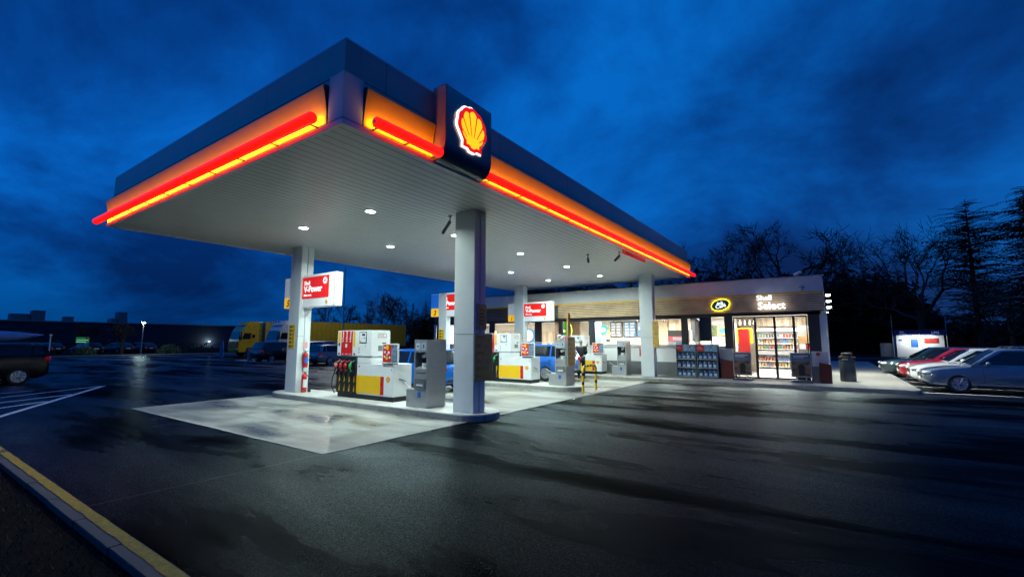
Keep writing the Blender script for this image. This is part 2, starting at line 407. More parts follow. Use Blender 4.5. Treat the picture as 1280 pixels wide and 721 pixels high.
# road markings
wl = MB()
def line(p, q, w=.16, z=.012):
    p = Vector((*p, z)); q = Vector((*q, z)); d = (q - p).normalized(); n = Vector((-d.y, d.x, 0)) * w / 2
    wl.quad(p - n, q - n, q + n, p + n)
def ext(p, q, t): return (p[0] + (q[0] - p[0]) * t, p[1] + (q[1] - p[1]) * t)
line((-23.43, 5.85), ext((-23.43, 5.85), (-15.97, 2.18), 1.05), .15)
line((-23.43, 5.85), ext((-23.43, 5.85), (-21.17, 2.83), 1.0), .13)
line((-20.59, 4.39), ext((-20.59, 4.39), (-19.46, 2.62), 1.5), .15)
line((-18.82, 3.44), ext((-18.82, 3.44), (-17.92, 2.42), 1.5), .15)
line((-23.25, 3.88), (-22.6, 2.4), .12)
for yv in (21.05, 23.6, 26.15, 28.7, 31.9): line((2.55, yv), (7.4, yv), .1)
line((2.4, 20.95), (30, 20.95), .1)
wl = wl.build('road_marking', 'whiteline'); struct(wl)
yb = MB(); yb.quad((-15, 19.72, .012), (2.2, 19.72, .012), (2.2, 19.8, .012), (-15, 19.8, .012)); struct(yb.build('yellow_edge_line', 'yellowline'))
mh = MB()  # asphalt joint
def crack(p, q, w):
    n = 24; P = []
    for i in range(n + 1):
        t = i / n; x = p[0] + (q[0] - p[0]) * t; y = p[1] + (q[1] - p[1]) * t
        P.append((x + .03 * noise.noise(Vector((x * 2, y, 0))), y + .03 * noise.noise(Vector((x, y * 2, 5)))))
    for i in range(n):
        d = Vector((P[i + 1][0] - P[i][0], P[i + 1][1] - P[i][1], 0)).normalized(); nn = Vector((-d.y, d.x, 0)) * w / 2
        a = Vector((*P[i], .0075)); b = Vector((*P[i + 1], .0075)); mh.quad(a - nn, b - nn, b + nn, a + nn)
crack((-6.6, 4.34), (-6.6, 1.6), .02)
struct(mh.build('asphalt_joint', mat('tar_joint', (.012, .0125, .013), .6)))

# pavement in front of the shop (kerb stones + deck)
def rounded(x0, y0, x1, y1, r, n=6):
    P = []
    for cx, cy, a0 in ((x1 - r, y0 + r, -90), (x1 - r, y1 - r, 0), (x0 + r, y1 - r, 90), (x0 + r, y0 + r, 180)):
        for i in range(n + 1): a = R(a0 + 90 * i / n); P.append((cx + r * math.cos(a), cy + r * math.sin(a)))
    return P
pv = MB(); pv.prism(rounded(-30, 20.0, 2.35, 46, .25), -.05, .13, 'Z'); struct(pv.build('pavement', 'pave', bevel=.01))
kb = MB(); x = -30
while x < 2.0:
    kb.box(x + .003, 19.98, -.05, x + .997, 20.15, .136); x += 1
y = 20.3
while y < 45: kb.box(2.22, y + .003, -.05, 2.37, y + .997, .136); y += 1
struct(kb.build('pavement_kerb', 'kerb', bevel=.012))

# ------------------------------------------------------------------ pump islands
OFF = [0, 6.6, 13.0]
isl_labels = ['long concrete pump island nearest the camera, under the front column', 'middle concrete pump island with the hoop barrier at its end']
for i in (0, 1):
    b = MB(); x1 = -6.28 if i == 0 else -7.35
    b.prism(rounded(-14.95, 7.72 + OFF[i], x1, 8.98 + OFF[i], .6), -.02, .15, 'Z')
    o = b.build('pump_island', 'island', smooth=True, bevel=.015); tag(o, isl_labels[i], 'pump island', 'raised pump islands')
    e = MB(); pts = rounded(-14.952, 7.718 + OFF[i], x1 + .002, 8.982 + OFF[i], .602, 8); n = len(pts)
    e.add([(p[0], p[1], .005) for p in pts] + [(p[0], p[1], .128) for p in pts], [(k, (k + 1) % n, (k + 1) % n + n, k + n) for k in range(n)])
    e.build('edge_band', 'kerb', o, smooth=True)

# ------------------------------------------------------------------ canopy
CX0, CX1, CY0, CY1, ZS = -15.75, -5.42, 3.65, 23.1, 4.8
cn = thing('fuel_canopy', 'large flat white forecourt canopy with glowing red tube and orange fascia', 'canopy', (-10.6, 13.4, 0))
ox, oy = 10.6, -13.4
def L3(p): return (p[0] + ox, p[1] + oy, p[2])
def cbox(b, x0, y0, z0, x1, y1, z1, m=0): return b.box(x0 + ox, y0 + oy, z0, x1 + ox, y1 + oy, z1, m)
b = MB(); cbox(b, CX0 + .06, CY0 + .06, ZS, CX1 - .06, CY1 - .06, ZS + .05); b.build('soffit', 'soffit', cn)
b = MB()  # soffit edge trim
cbox(b, CX0, CY0, ZS - .015, CX1, CY0 + .055, ZS + .06); cbox(b, CX0, CY1 - .055, ZS - .015, CX1, CY1, ZS + .06)
cbox(b, CX0, CY0 + .056, ZS - .015, CX0 + .055, CY1 - .056, ZS + .06); cbox(b, CX1 - .055, CY0 + .056, ZS - .015, CX1, CY1 - .056, ZS + .06)
b.build_each('soffit_trim', 'white', cn)
b = MB(); t = .09
cbox(b, CX0 + .03, CY0 + .03, ZS + .061, CX1 - .03, CY0 + .06, ZS + .085); cbox(b, CX1 - .06, CY0 + .061, ZS + .061, CX1 - .03, CY1 - .03, ZS + .085)
b.build_each('shadow_gap', 'black', cn)
b = MB(); cbox(b, CX0 + .02, CY0 + .02, ZS + .086, CX1 - .02, CY0 + .30, ZS + .76); cbox(b, CX0 + .02, CY1 - .3, ZS + .086, CX1 - .02, CY1 - .02, ZS + .76)
b.build_each('fascia_band', 'cap', cn)
b = MB(); cbox(b, CX0 + .02, CY0 + .301, ZS + .086, CX0 + .3, CY1 - .301, ZS + .76); cbox(b, CX1 - .3, CY0 + .301, ZS + .086, CX1 - .02, CY1 - .301, ZS + .76)
b.build_each('fascia_band', 'capy', cn)
# top cap, set a little back at the far corners
b = MB(); cbox(b, CX0 + .35, CY0 + .012, ZS + .765, CX1 - .012, CY0 + .30, ZS + 1.26); b.build('fascia_cap', 'cap', cn)
b = MB(); cbox(b, CX1 - .3, CY0 + .301, ZS + .765, CX1 - .012, CY1 - .35, ZS + 1.26); cbox(b, CX0 + .35, CY0 + .301, ZS + .765, CX0 + .6, CY1 - .35, ZS + 1.26); b.build_each('fascia_cap', 'capy', cn)
b = MB(); cbox(b, CX0 + .3, CY0 + .3, ZS + .8, CX1 - .3, CY1 - .3, ZS + .9); b.build('roof_deck', 'roofgrey', cn)
b = MB(); cbox(b, CX0 + .36, CY0 + .016, ZS + 1.262, CX1 - .016, CY0 + .31, ZS + 1.285); cbox(b, CX1 - .31, CY0 + .311, ZS + 1.262, CX1 - .016, CY1 - .36, ZS + 1.285); b.build_each('coping', 'white', cn)
# corner pilaster
b = MB(); cbox(b, CX1 - .34, CY0 - .005, ZS + .07, CX1 + .005, CY0 + .3, ZS + .76); b.build('corner_pilaster', 'pil', cn)
# the pilaster also turns the long side
b = MB(); cbox(b, CX1 - .2, CY0 + .301, ZS + .07, CX1 + .005, CY0 + .33, ZS + .76); b.build('corner_pilaster', 'pil', cn)
# concave amber light boxes and tubes.  profile: (outward distance, height above soffit)
PROF = [(.02, .07), (.022, .16), (.028, .28), (.042, .40), (.065, .52), (.088, .62), (.09, .645), (.06, .66), (.0, .66)]
def lightbox(axis, a0, a1, face):
    b = MB(); n = 24; vs = []; fs = []
    for i in range(n + 1):
        a = a0 + (a1 - a0) * i / n
        for d, h in PROF:
            p = (face + d, a, ZS + h) if axis == 'Y' else (a, face - d, ZS + h)
            vs.append(L3(p))
    q = len(PROF)
    for i in range(n):
        for j in range(q - 1): fs.append((i * q + j, i * q + j + 1, (i + 1) * q + j + 1, (i + 1) * q + j))
    b.add(vs, fs); o = b.build('light_box', 'amber', cn, smooth=True)
    c = MB()
    for a in (a0, a1):
        e = .012 * (1 if a == a0 else -1)
        pl = [(face + d, ZS + h) if axis == 'Y' else (face - d, ZS + h) for d, h in PROF] + [(face, ZS + .07)]
        if axis == 'Y': c.prism([(u + ox, w) for u, w in pl], a + oy - e, a + oy, 'Y')
        else: c.prism([(u + oy, w) for u, w in pl], a + ox - e, a + ox, 'X')
    c.build_each('end_cap', 'trim', o)
    return o
def tubelight(axis, a0, a1, face):
    d, z, r = .19, ZS + .125, .083
    p = (lambda a: L3((face + d, a, z))) if axis == 'Y' else (lambda a: L3((a, face - d, z)))
    b = MB(); s_ = 1 if a1 > a0 else -1
    b.tube([p(a0), p(a0 + s_ * .02), p(a0 + s_ * .03), p(a1 - s_ * .03), p(a1 - s_ * .02), p(a1)], [r * .75, r * .95, r, r, r * .95, r * .75], 16)
    o = b.build('light_tube', 'tubered', cn, smooth=True)
    n = max(2, int(abs(a1 - a0) / 1.1)); c = MB()
    for i in range(n + 1):
        a = a0 + (a1 - a0) * (i + .12) / (n + .24); q0 = p(a); 
        if axis == 'Y': c.box(q0[0] - d + .03, q0[1] - .012, z - .075, q0[0] + .01, q0[1] + .012, z - .06)
        else: c.box(q0[0] - .012, q0[1] - .01, z - .075, q0[0] + .012, q0[1] + d - .03, z - .06)
    c.build_each('bracket', 'trim', o)
    e = MB()  # clear end discs
    for a in (a0, a1):
        sgn = -1 if a == a0 else 1
        q0 = p(a)
        if axis == 'Y': e.lathe([(r * .4, sgn * .002), (r * .35, sgn * .008)], 12, axis='Y', c=q0)
        else: e.lathe([(r * .4, sgn * -.002 * s_), (r * .35, sgn * .008)], 12, axis='X', c=q0)
    e.build_each('end_plug', 'clear', o)
    # yellow LED strip tucked behind the tube, throwing its light back and down
    ln = abs(a1 - a0); mid = (a0 + a1) / 2
    nseg = max(1, int(ln / 3.2))
    for i in range(nseg):
        aa = a0 + (a1 - a0) * (i + .5) / nseg; w = ln / nseg * .995
        if axis == 'Y': area('led_strip', (face + .09, aa, z + .02), (0, R(122), 0), .03, 5.0 * w, (1, .55, .022), sy=w)
        else: area('led_strip', (aa, face - .09, z + .02), (R(122), 0, 0), w, 5.0 * w, (1, .55, .022), sy=.03)
lightbox('Y', CY0 + .36, 5.42, CX1 - .02); lightbox('Y', 6.75, CY1 - .06, CX1 - .02)
lightbox('X', CX1 - .38, CX0 + .06, CY0 + .02)
tubelight('Y', CY0 + .42, 5.46, CX1 - .02); tubelight('Y', 6.72, CY1 + .1, CX1 - .02)
tubelight('X', CX1 - .44, CX0 - .22, CY0 + .02)
# emblem panel: dark blue slab curving under the fascia, with the glowing shell emblem
b = MB(); pf = [(.0, 1.36), (.30, 1.36), (.325, 1.33), (.325, .34), (.31, .22), (.27, .12), (.19, .05), (.08, .02), (0, .02)]
b.prism([(CX1 - .04 + u + ox, ZS + w) for u, w in pf], 5.46 + oy, 6.71 + oy, 'Y')
ep = b.build('emblem_panel', 'darkpanel', cn, smooth=True)
b = MB(); pf2 = [(.02, 1.34), (.285, 1.34), (.31, 1.315), (.31, .345), (.295, .23), (.255, .13), (.18, .065), (.08, .035), (.02, .035)]
for yv in (5.448, 6.708): b.prism([(CX1 - .04 + u + ox, ZS + w) for u, w in pf2], yv + oy, yv + .012 + oy, 'Y')
b.build_each('panel_edge', mat('panel_edge_pink', (.4, .2, .22), .4), ep)

def shell_outline(sx=1.0):
    P = []
    # scalloped upper arc about (0, .02)
    ribs = 7; n = 8
    a0, a1 = -22, 202
    for k in range(ribs):
        for i in range(n):
            t = (k + i / n) / ribs; a = R(a0 + (a1 - a0) * t)
            bulge = .93 + .05 * math.sin(PI * i / n)
            P.append((bulge * 1.03 * math.cos(a), .06 + bulge * .98 * math.sin(a)))
    P.append((1.03 * .93 * math.cos(R(a1)), .06 + .93 * .98 * math.sin(R(a1))))
    P += [(-.62, -.64), (-.64, -.93), (-.30, -.93), (-.17, -1.03), (.17, -1.03), (.30, -.93), (.64, -.93), (.62, -.64)]
    return P
def shell_emblem(b, org, s, xa, ya, d0, mr, my, scale_out=1.0, ribs_only=False):
    """fan emblem: plate of material mr with wedges of material my, normal = xa x ya"""
    xa = Vector(xa); ya = Vector(ya); za = xa.cross(ya); org = Vector(org)
    def P3(u, w, d): return org + xa * (u * s) + ya * (w * s) + za * d
    P = [(u * scale_out, w * scale_out) for u, w in shell_outline()]; n = len(P)
    # triangulated fan from an inner point keeps the concave base right
    vs = [P3(u, w, d0) for u, w in P] + [P3(u, w, d0 + .012 * max(s * 3, .4)) for u, w in P]
    top = P3(0, -.3, d0 + .012 * max(s * 3, .4)); bot = P3(0, -.3, d0); vs += [top, bot]
    fs = []
    for i in range(n):
        j = (i + 1) % n; fs += [(i, j, j + n, i + n), (i + n, j + n, 2 * n), (j, i, 2 * n + 1)]
    b.add(vs, fs, mr)
    if my is None: return
    dz = d0 + .012 * max(s * 3, .4) + .006 * max(s * 2, .3)
    # yellow wedges
    C = (0, -.80); ribs = 7
    ang = [18 + (162 - 18) * i / ribs for i in range(ribs + 1)]
    for k in range(ribs):
        g0, g1 = ang[k] + 1.6, ang[k + 1] - 1.6
        gm = (g0 + g1) / 2
        # outer radius so that the tip follows the shell arc (radius .80 about (0,.03))
        def reach(a, rr=.80):
            dx, dy = math.cos(R(a)), math.sin(R(a)); ex, ey = C[0], C[1] - .03
            bq = ex * dx + ey * dy; cq = ex * ex + ey * ey - rr * rr
            return -bq + math.sqrt(max(0, bq * bq - cq))
        r0 = .42
        pts = []
        e0, e1 = reach(g0) * .95, reach(g1) * .95
        for a, r_ in ((g0 + 1.5, r0), (g0, e0), (g0 + (gm - g0) * .5, reach((g0 + gm) / 2) * 1.0), (gm, reach(gm) * 1.02), (gm + (g1 - gm) * .5, reach((g1 + gm) / 2)), (g1, e1), (g1 - 1.5, r0)):
            pts.append((C[0] + r_ * math.cos(R(a)), C[1] + r_ * math.sin(R(a))))
        vs = [P3(u, w, dz) for u, w in pts]
        b.add(vs, [tuple(range(len(vs)))], my)
    base = [(-.42, -.36), (-.16, -.36), (.16, -.36), (.42, -.36), (.46, -.56), (.46, -.78), (.24, -.78), (.10, -.88), (-.10, -.88), (-.24, -.78), (-.46, -.78), (-.46, -.56)]
    base = [(u * .95, w) for u, w in base]
    c = [P3(u, w, dz + .0005) for u, w in base] + [P3(0, -.55, dz + .0005)]
    b.add(c, [(i, (i + 1) % 12, 12) for i in range(12)], my)
eo = (CX1 - .04 + .325 + ox, 6.09 + oy, ZS + .74)
b = MB(); shell_emblem(b, (eo[0] + .012, eo[1], eo[2]), .405, Y3, Z3, 0, 0, None, 1.05); em = b.build('emblem_backlight', 'halo', ep)
b = MB(); shell_emblem(b, (eo[0] + .038, eo[1] + .008, eo[2]), .40, Y3, Z3, 0, 0, 1); b.build('shell_emblem', ['sred', 'syellow'], ep)

# columns
def column(x0, y0, top=ZS):
    b = MB(); w, d = .60, .42
    x0 += ox; y0 += oy
    b.box(x0, y0, .15, x0 + w, y0 + .19, top - .001); b.box(x0, y0 + .225, .15, x0 + w, y0 + d, top - .001)
    b.box(x0 + .01, y0 + .19, .15, x0 + w - .03, y0 + .225, top - .001)
    o = b.build('column', 'column', cn, bevel=.006)
    c = MB(); c.box(x0 - .004, y0 - .004, 1.9, x0 + w + .004, y0 + .194, 1.906); c.build('panel_joint', 'trim', o)
    return o
COLS = [(-14.46, 8.10), (-7.20, 8.02), (-14.35, 20.95), (-7.18, 20.75)]
for cx, cy in COLS: column(cx, cy)
# down lights
LX = [-11.55, -8.75]; LY = [6.75, 9.75, 13.15, 16.6, 19.9]
for yv in LY:
    for xv in LX:
        b = MB(); x0, y0 = xv + ox, yv + oy
        b.lathe([(.15, 0), (.15, -.012), (.12, -.014)], 20, c=(x0, y0, ZS - .001)); d = b.build('downlight', 'white', cn)
        b = MB(); b.lathe([(.10, 0), (.105, -.006)], 20, c=(x0, y0, ZS - .0155)); b.build('lens', 'lampw', d)
        area('canopy_lamp', (xv, yv, ZS - .05), (0, 0, 0), .2, 134, (.80, 1, .93), shape='DISK', spread=162)

# ------------------------------------------------------------------ columns' signs, boards, extinguishers
def pump_sign(loc, num, label, freestanding=False):
    t = thing('pump_sign', label, 'sign', loc, group='illuminated product signs over the pump islands')
    b = MB(); b.box(0, -.12, 2.80, 1.78, .12, 3.84); box = b.build('sign_box', 'signwhite', t, bevel=.02)
    b = MB(); b.box(.0, -.128, 3.08, 1.42, -.1215, 3.76); red = b.build('red_panel', 'signred', box)
    b = MB(); b.text('Shell', (.10, -.1285, 3.52), .17, X3, Z3, m=0); b.text('V-Power', (.10, -.1285, 3.29), .27, X3, Z3, bold=.035)
    b.text('Palivo nove', (.10, -.1285, 3.16), .09, X3, Z3)
    b.build('lettering', 'sletter', red)
    b = MB(); b.lathe([(.105, 0), (.10, -.006)], 20, axis='Y', c=(1.22, -.1285, 3.6)); b.build('round_badge', 'sletter', red)
    b = MB(); b.lathe([(.045, 0), (.045, -.004)], 16, axis='Y', c=(1.22, -.1345, 3.6)); b.build('badge_hole', 'signred', red)
    b = MB(); shell_emblem(b, (1.32, -.124, 2.94), .062, X3, Z3, 0, 0, 0); b.build('shell_mark', mat('amber_print', (.8, .42, .05), .4), box)
    b = MB(); b.box(1.70, -.125, 2.795, 1.712, .125, 3.845); b.build('side_seam', 'grey', box)
    # triangular bracket below
    b = MB(); b.prism([(0, 2.79), (.34, 2.79), (0, 2.5)], -.03, .03, 'Y'); b.build('bracket', 'white', t)
    # number flag on the other side of the column
    x1 = -.62 if not freestanding else -.1
    b = MB(); b.box(x1 - .48, -.1, 3.18, x1, .06, 3.82); b.box(x1 - .48, -.1, 2.82, x1, .06, 3.178, 1)
    fl = b.build('number_flag', ['signwhite', emis('yellow_number_panel', (1, .55, .01), .6)], t, bevel=.01)
    b = MB(); b.text(num, (x1 - .24, -.105, 2.88), .30, X3, Z3, align='CENTER', shear=.2, bold=.03); b.build('number', mat('number_red', (.5, .01, .01), .5), fl)
    return t, fl
pump_sign((-13.86, 8.30, 0), '5', 'white sign box on the front left column with the yellow flag numbered 5')
t2, fl2 = pump_sign((-14.05, 14.85, 0), '3', 'white sign box behind the front right column, blue flag, on its own post', True)
b = MB(); b.box(-.57, -.108, 3.185, -.11, -.102, 3.81); b.build('blue_panel', emis('lit_blue_panel', (.01, .10, .45), .7), fl2)
b = MB(); b.box(-.06, -.14, .15, .38, .14, 3.84); b.build('post', 'column', t2, bevel=.01)
pump_sign((-13.75, 21.15, 0), '1', 'white sign box on the far left column in front of the shop facade')
def price_label(x, y, z0, label, axis='Y', w=.34, h=.74):
    t = thing('tariff_label', label, 'label', (x, y, z0), group='yellow instruction labels on the columns')
    b = MB(); b.box(0, -.012, 0, w, -.002, h) if axis == 'Y' else b.box(.002, 0, 0, .012, w, h); p = b.build('plate', 'yellow', t)
    b = MB(); n = 6
    for i in range(n):
        zz = h * (i + .35) / n
        if axis == 'Y': b.box(.05, -.016, zz, .15, -.0125, zz + .05); b.box(.18, -.016, zz + .01, .30, -.0125, zz + .02); b.box(.18, -.016, zz + .035, .27, -.0125, zz + .043)
        else: b.box(.0125, .05, zz, .016, .15, zz + .05); b.box(.0125, .18, zz + .01, .016, .30, zz + .02)
    b.build('pictogram', 'black', p)
price_label(-14.37, 8.10, 1.52, 'yellow label on the front left column')
price_label(-14.08, 14.705, 1.50, 'yellow label on the post of the middle sign', w=.3)
price_label(-14.27, 20.95, 1.45, 'yellow label on the far left column by the shop')
b = MB(); b.box(-6.57, 20.62, 1.45, -6.3, 20.66, 2.65); b.box(-6.57, 20.66, 1.45, -6.55, 20.76, 2.65)
tag(b.build('column_board', ['brown']), 'narrow ochre board on the side of the far right column', 'board')

# boards on the front column's right face
def board(label, x, y0, y1, z0, z1, rows, m='brown', fr='steel'):
    t = thing('price_board', label, 'board', (x, y0, z0))
    b = MB(); b.box(.0, 0, 0, .05, y1 - y0, z1 - z0); fb = b.build('frame', fr, t, bevel=.005)
    n = rows; hh = (z1 - z0 - .04) / n; b = MB(); c = MB()
    for i in range(n):
        z = .02 + hh * i; b.box(.051, .02, z + .008, .057, y1 - y0 - .02, z + hh - .008)
        if n > 2: c.box(.0575, .08, z + hh * .6, .06, .22 + .06 * (i % 2), z + hh * .67); c.box(.0575, .08, z + hh * .4, .06, .2, z + hh * .45)
    if n <= 2:
        for i in range(5): c.box(.0575, .05, .12 + i * .08, .06, .2 + .03 * (i % 3), .14 + i * .08)
    b.build('row_panel', m, t); c.build('printed_line', mat('dark_red_print', (.12, .015, .01), .5), t)
    return t
board('dark ochre six row board low on the front right column', -6.60, 7.99, 8.66, .84, 1.92, 6)
board('slim brown notice on the front right column above the six row board', -6.60, 8.10, 8.42, 2.0, 2.6, 1)

def extinguisher(x, y, z, label, h=.5, r=.075, cradle=True):
    t = thing('fire_extinguisher', label, 'fire extinguisher', (x, y, z), group='red extinguishers on the front left column')
    b = MB(); b.lathe([(r * .9, 0), (r, .03), (r, h * .78), (r * .8, h * .88), (r * .3, h * .93), (r * .3, h * .96)], 18); c = b.build('cylinder', 'redp', t, smooth=True)
    b = MB(); b.lathe([(r * .35, h * .96), (r * .35, h * 1.02)], 12); b.tube([(0, 0, h * 1.02), (.02, -.09, h * 1.1)], .012, 6); b.tube([(0, 0, h * 1.0), (.02, .1, h * 1.02)], .012, 6); b.build('valve', 'chrome', t)
    b = MB(); b.tube([(0, -.03, h * .98), (.02, -.11, h * .9), (.02, -.12, h * .5), (.02, -.1, h * .2)] if cradle else [(0, .03, h * .98), (.03, .13, h * .75), (.03, .13, h * .4), (.04, .14, h * .08)], .013, 6)
    if not cradle: b.tube([(.04, .14, h * .36), (.05, .16, 0)], [.02, .055], 10)
    b.build('hose', 'black', t)
    b = MB()
    for i in range(8):
        a0 = -.9 + 1.8 * i / 8; a1 = -.9 + 1.8 * (i + 1) / 8; rr = r + .002
        b.quad((rr * math.cos(a0), rr * math.sin(a0), h * .25), (rr * math.cos(a1), rr * math.sin(a1), h * .25), (rr * math.cos(a1), rr * math.sin(a1), h * .65), (rr * math.cos(a0), rr * math.sin(a0), h * .65))
    b.build('label_band', 'blue' if cradle else 'white', c)
extinguisher(-13.77, 8.34, .92, 'red extinguisher with blue label, hung higher on the front left column')
extinguisher(-13.72, 8.30, .15, 'taller red extinguisher standing on the island at the column foot', h=.62, r=.08, cradle=False)
b = MB(); b.box(0, 0, 0, .004, .16, .2); b.text('', (0, 0, 0), .1, Y3, Z3); t = b.build('safety_sticker', mat('pink_sticker', (.7, .35, .35), .5)); t.location = (-13.858, 8.28, 1.52)
tag(t, 'small pink safety sticker on the column above the extinguishers', 'sticker')

# ------------------------------------------------------------------ pumps
NZC = [('black', 'black'), ('red', 'red'), ('red', 'red'), ('green', 'green')]
def make_pump(label):
    t = thing('fuel_pump', label, 'fuel pump', group='fuel pumps on the islands'); D = .66
    b = MB(); b.box(.02, .04, 0, 2.43, D - .04, .13); b.build('plinth', 'black', t)
    b = MB(); b.box(.93, 0, .13, 2.45, D, .98); cab = b.build('cabinet', 'white', t, bevel=.012)
    b = MB(); b.box(.93, -.008, .17, 1.96, -.0005, .65); b.build('yellow_panel', 'yellow', cab)
    b = MB(); b.box(1.962, -.008, .17, 2.09, -.0005, .65); b.build('red_panel', 'redp', cab)
    b = MB(); shell_emblem(b, (2.26, -.001, .58), .075, X3, Z3, 0, 0, 1); b.build('shell_mark', [mat('mark_orange', (.8, .2, .02), .4), 'yellow'], cab)
    b = MB(); b.tube([(2.452, .20, .60), (2.462, .44, .52)], .012, 6); b.build('side_handle', 'black', cab)
    b = MB(); b.box(2.38, -.006, .82, 2.40, -.001, .86); b.box(1.02, -.006, .86, 1.045, -.001, .92); b.build('lock', 'black', cab)
    b = MB(); b.box(0, .0, .13, .928, D, 1.15); rec = b.build('hose_cabinet', 'black', t, bevel=.01)
    b = MB(); b.box(-.005, -.01, 1.20, 1.52, D + .01, 1.98); b.box(.02, .02, 1.152, 1.50, D - .02, 1.198); hd = b.build('head', 'white', t, bevel=.012)
    b = MB(); b.box(.93, .004, .982, 1.5, D - .004, 1.15); b.build('neck', 'white', t, bevel=.01); hd.scale = (1, 1, .936); hd.location = (0, 0, .047)
    b = MB()
    for i in range(3): b.box(.19 + i * .175, -.018, 1.22, .19 + i * .175 + .172, -.0105, 1.96)
    rp = b.build('product_panel', 'red', hd)
    b = MB()
    for i in range(3):
        xx = .255 + i * .175; b.text('V-Power', (xx + .045, -.0185, 1.62), .095, Z3, (-1, 0, 0), bold=.03) ; b.box(xx - .01, -.022, 1.25, xx + .05, -.0185, 1.27)
    b.box(.39, -.022, 1.46, .47, -.0185, 1.57); b.build('lettering', 'white', rp)
    b = MB(); b.box(.05, -.017, 1.62, .15, -.0105, 1.95); b.box(.74, -.017, 1.5, .83, -.0105, 1.95); b.build_each('yellow_strip', 'yellow', hd)
    b = MB(); b.lathe([(.04, 0), (.04, -.006)], 12, axis='Y', c=(.10, -.0175, 1.56)); b.box(.06, -.016, 1.24, .13, -.0105, 1.29); b.box(.77, -.016, 1.24, .84, -.0105, 1.29)
    for z in (1.30, 1.37, 1.43): b.box(1.0, -.016, z, 1.03, -.0105, z + .025)
    b.box(1.28, -.016, 1.5, 1.31, -.0105, 1.53); b.build('button', 'black', hd)
    b = MB(); b.box(1.02, -.02, 1.60, 1.33, -.0105, 1.93); ds = b.build('display_frame', 'black', hd)
    b = MB(); b.box(1.035, -.024, 1.615, 1.315, -.0205, 1.915); b.build('display_face', 'clear', ds)
    b = MB(); b.box(1.15, -.028, 1.82, 1.27, -.0245, 1.87); b.box(1.22, -.028, 1.74, 1.27, -.0245, 1.76); b.build('display', 'screen', ds)
    b = MB(); b.box(1.04, -.028, 1.62, 1.11, -.0245, 1.67); b.build('sticker', 'yellow', ds)
    # right end: notices, grille
    b = MB(); b.box(1.5205, .24, 1.36, 1.526, .48, 1.52); b.build('grille', lines_mat('grille_bars', (.25, .28, .3), (.03, .03, .03), 'Z', .03, .006, .5), hd)
    b = MB()
    for z in (1.88, 1.76): b.box(1.5205, .22, z, 1.524, .52, z + .008)
    for yv in (.22, .512): b.box(1.5205, yv, 1.76, 1.524, yv + .008, 1.888)
    for i in range(3): b.box(1.5205, .26, 1.79 + i * .03, 1.5235, .46, 1.795 + i * .03)
    b.build('notice', mat('red_print', (.5, .08, .06), .6), hd)
    b = MB(); b.box(1.5205, .38, 1.57, 1.527, .44, 1.61); b.box(1.5205, .45, 1.57, 1.527, .51, 1.61); b.build('catch', 'black', hd)
    # nozzles and hoses
    for i, (c1, c2) in enumerate([('white', 'black'), ('red', 'red'), ('red', 'red'), ('green', 'green')]):
        x = .12 + i * .225
        n = MB(); n.tube([(x + .06, -.02, 1.06), (x - .01, -.09, .98)], [.018, .022], 8); n.ell((x - .02, -.11, .90), (.055, .05, .075)); n.tube([(x - .02, -.11, .90), (x - .07, -.08, .82), (x - .05, -.05, .74)], [.035, .03, .028], 8)
        nz = n.build('nozzle', c2 if i else mat('pale_red', (.6, .2, .18), .4), t, smooth=True)
        n = MB(); n.tube([(x + .06, -.02, 1.06), (x + .085, .0, 1.10)], .02, 8); n.ell((x + .0, -.1, 1.0), (.035, .03, .035)); n.build('spout', 'chrome', nz, smooth=True)
        n = MB(); n.box(x - .06, -.05, .66, x + .04, -.002, .78); n.box(x - .09, -.04, .62, x - .075, -.002, 1.08)
        n.tube([(x - .04, -.09, .80), (x - .075, -.16, .55), (x - .07, -.19, .3), (x + .01, -.14, .13), (x + .07, -.08, .2), (x + .08, -.03, .45)], .017, 8); n.build('hose', 'rubber', t, smooth=True)
        n = MB(); n.box(x + .005, -.006, .18, x + .055, -.0005, .62); n.build('guide_strip', 'yellow', t)
    n = MB(); n.box(-.02, -.03, .62, .93, -.001, .68); n.box(.912, -.05, .1, .93, -.001, 1.1); n.build('rail', 'black', t)
    return t
pumps = [make_pump('red headed white pump on the island nearest the camera, left of the grey kiosk')]
pumps[0].location = (-11.97, 8.25, .15)
dup(pumps[0], (-11.85, 14.85, .15), label='white and yellow pump on the middle island, left of the kiosk with the ochre board')
dup(pumps[0], (-11.75, 21.15, .13), label='farthest white and yellow pump on the shop pavement, behind the black and yellow hoop')
def make_screen(loc, label):
    t = thing('poster_stand', label, 'poster stand', loc, group='red poster frames on the pump cabinets')
    b = MB(); b.box(.1, -.08, 0, .5, .12, .02); b.build('foot', 'black', t)
    b = MB(); b.box(0, 0, .03, .62, .05, .55); f = b.build('frame', 'white', t, bevel=.006)
    b = MB(); b.box(.03, -.005, .06, .36, -.0005, .52); b.build('poster', 'red', f)
    b = MB(); b.box(.362, -.005, .06, .59, -.0005, .52); b.build('photo', mat('poster_photo', (.12, .18, .25), .4, var=.95, scale=9), f)
    b = MB()
    for (u, w, r, m) in ((.20, .44, .06, 1), (.1, .44, .03, 0), (.11, .32, .035, 0), (.26, .31, .04, 0), (.18, .16, .05, 1), (.3, .18, .03, 0), (.1, .2, .03, 0), (.2, .25, .025, 0)):
        b.lathe([(r, 0), (r, -.003)], 10, axis='Y', c=(u, -.0055 - .0003 * len(b.m) / 12, w), m=m)
    b.build('poster_print', ['white', 'yellow'], f)
    return t
sc0 = make_screen((-10.03, 8.30, 1.13), 'red poster frame standing on the nearest pump cabinet')
dup(sc0, (-9.90, 14.9, 1.13), label='red poster frame standing on the middle island pump cabinet')
dup(sc0, (-9.80, 21.2, 1.11), label='red poster frame standing on the farthest pump cabinet')

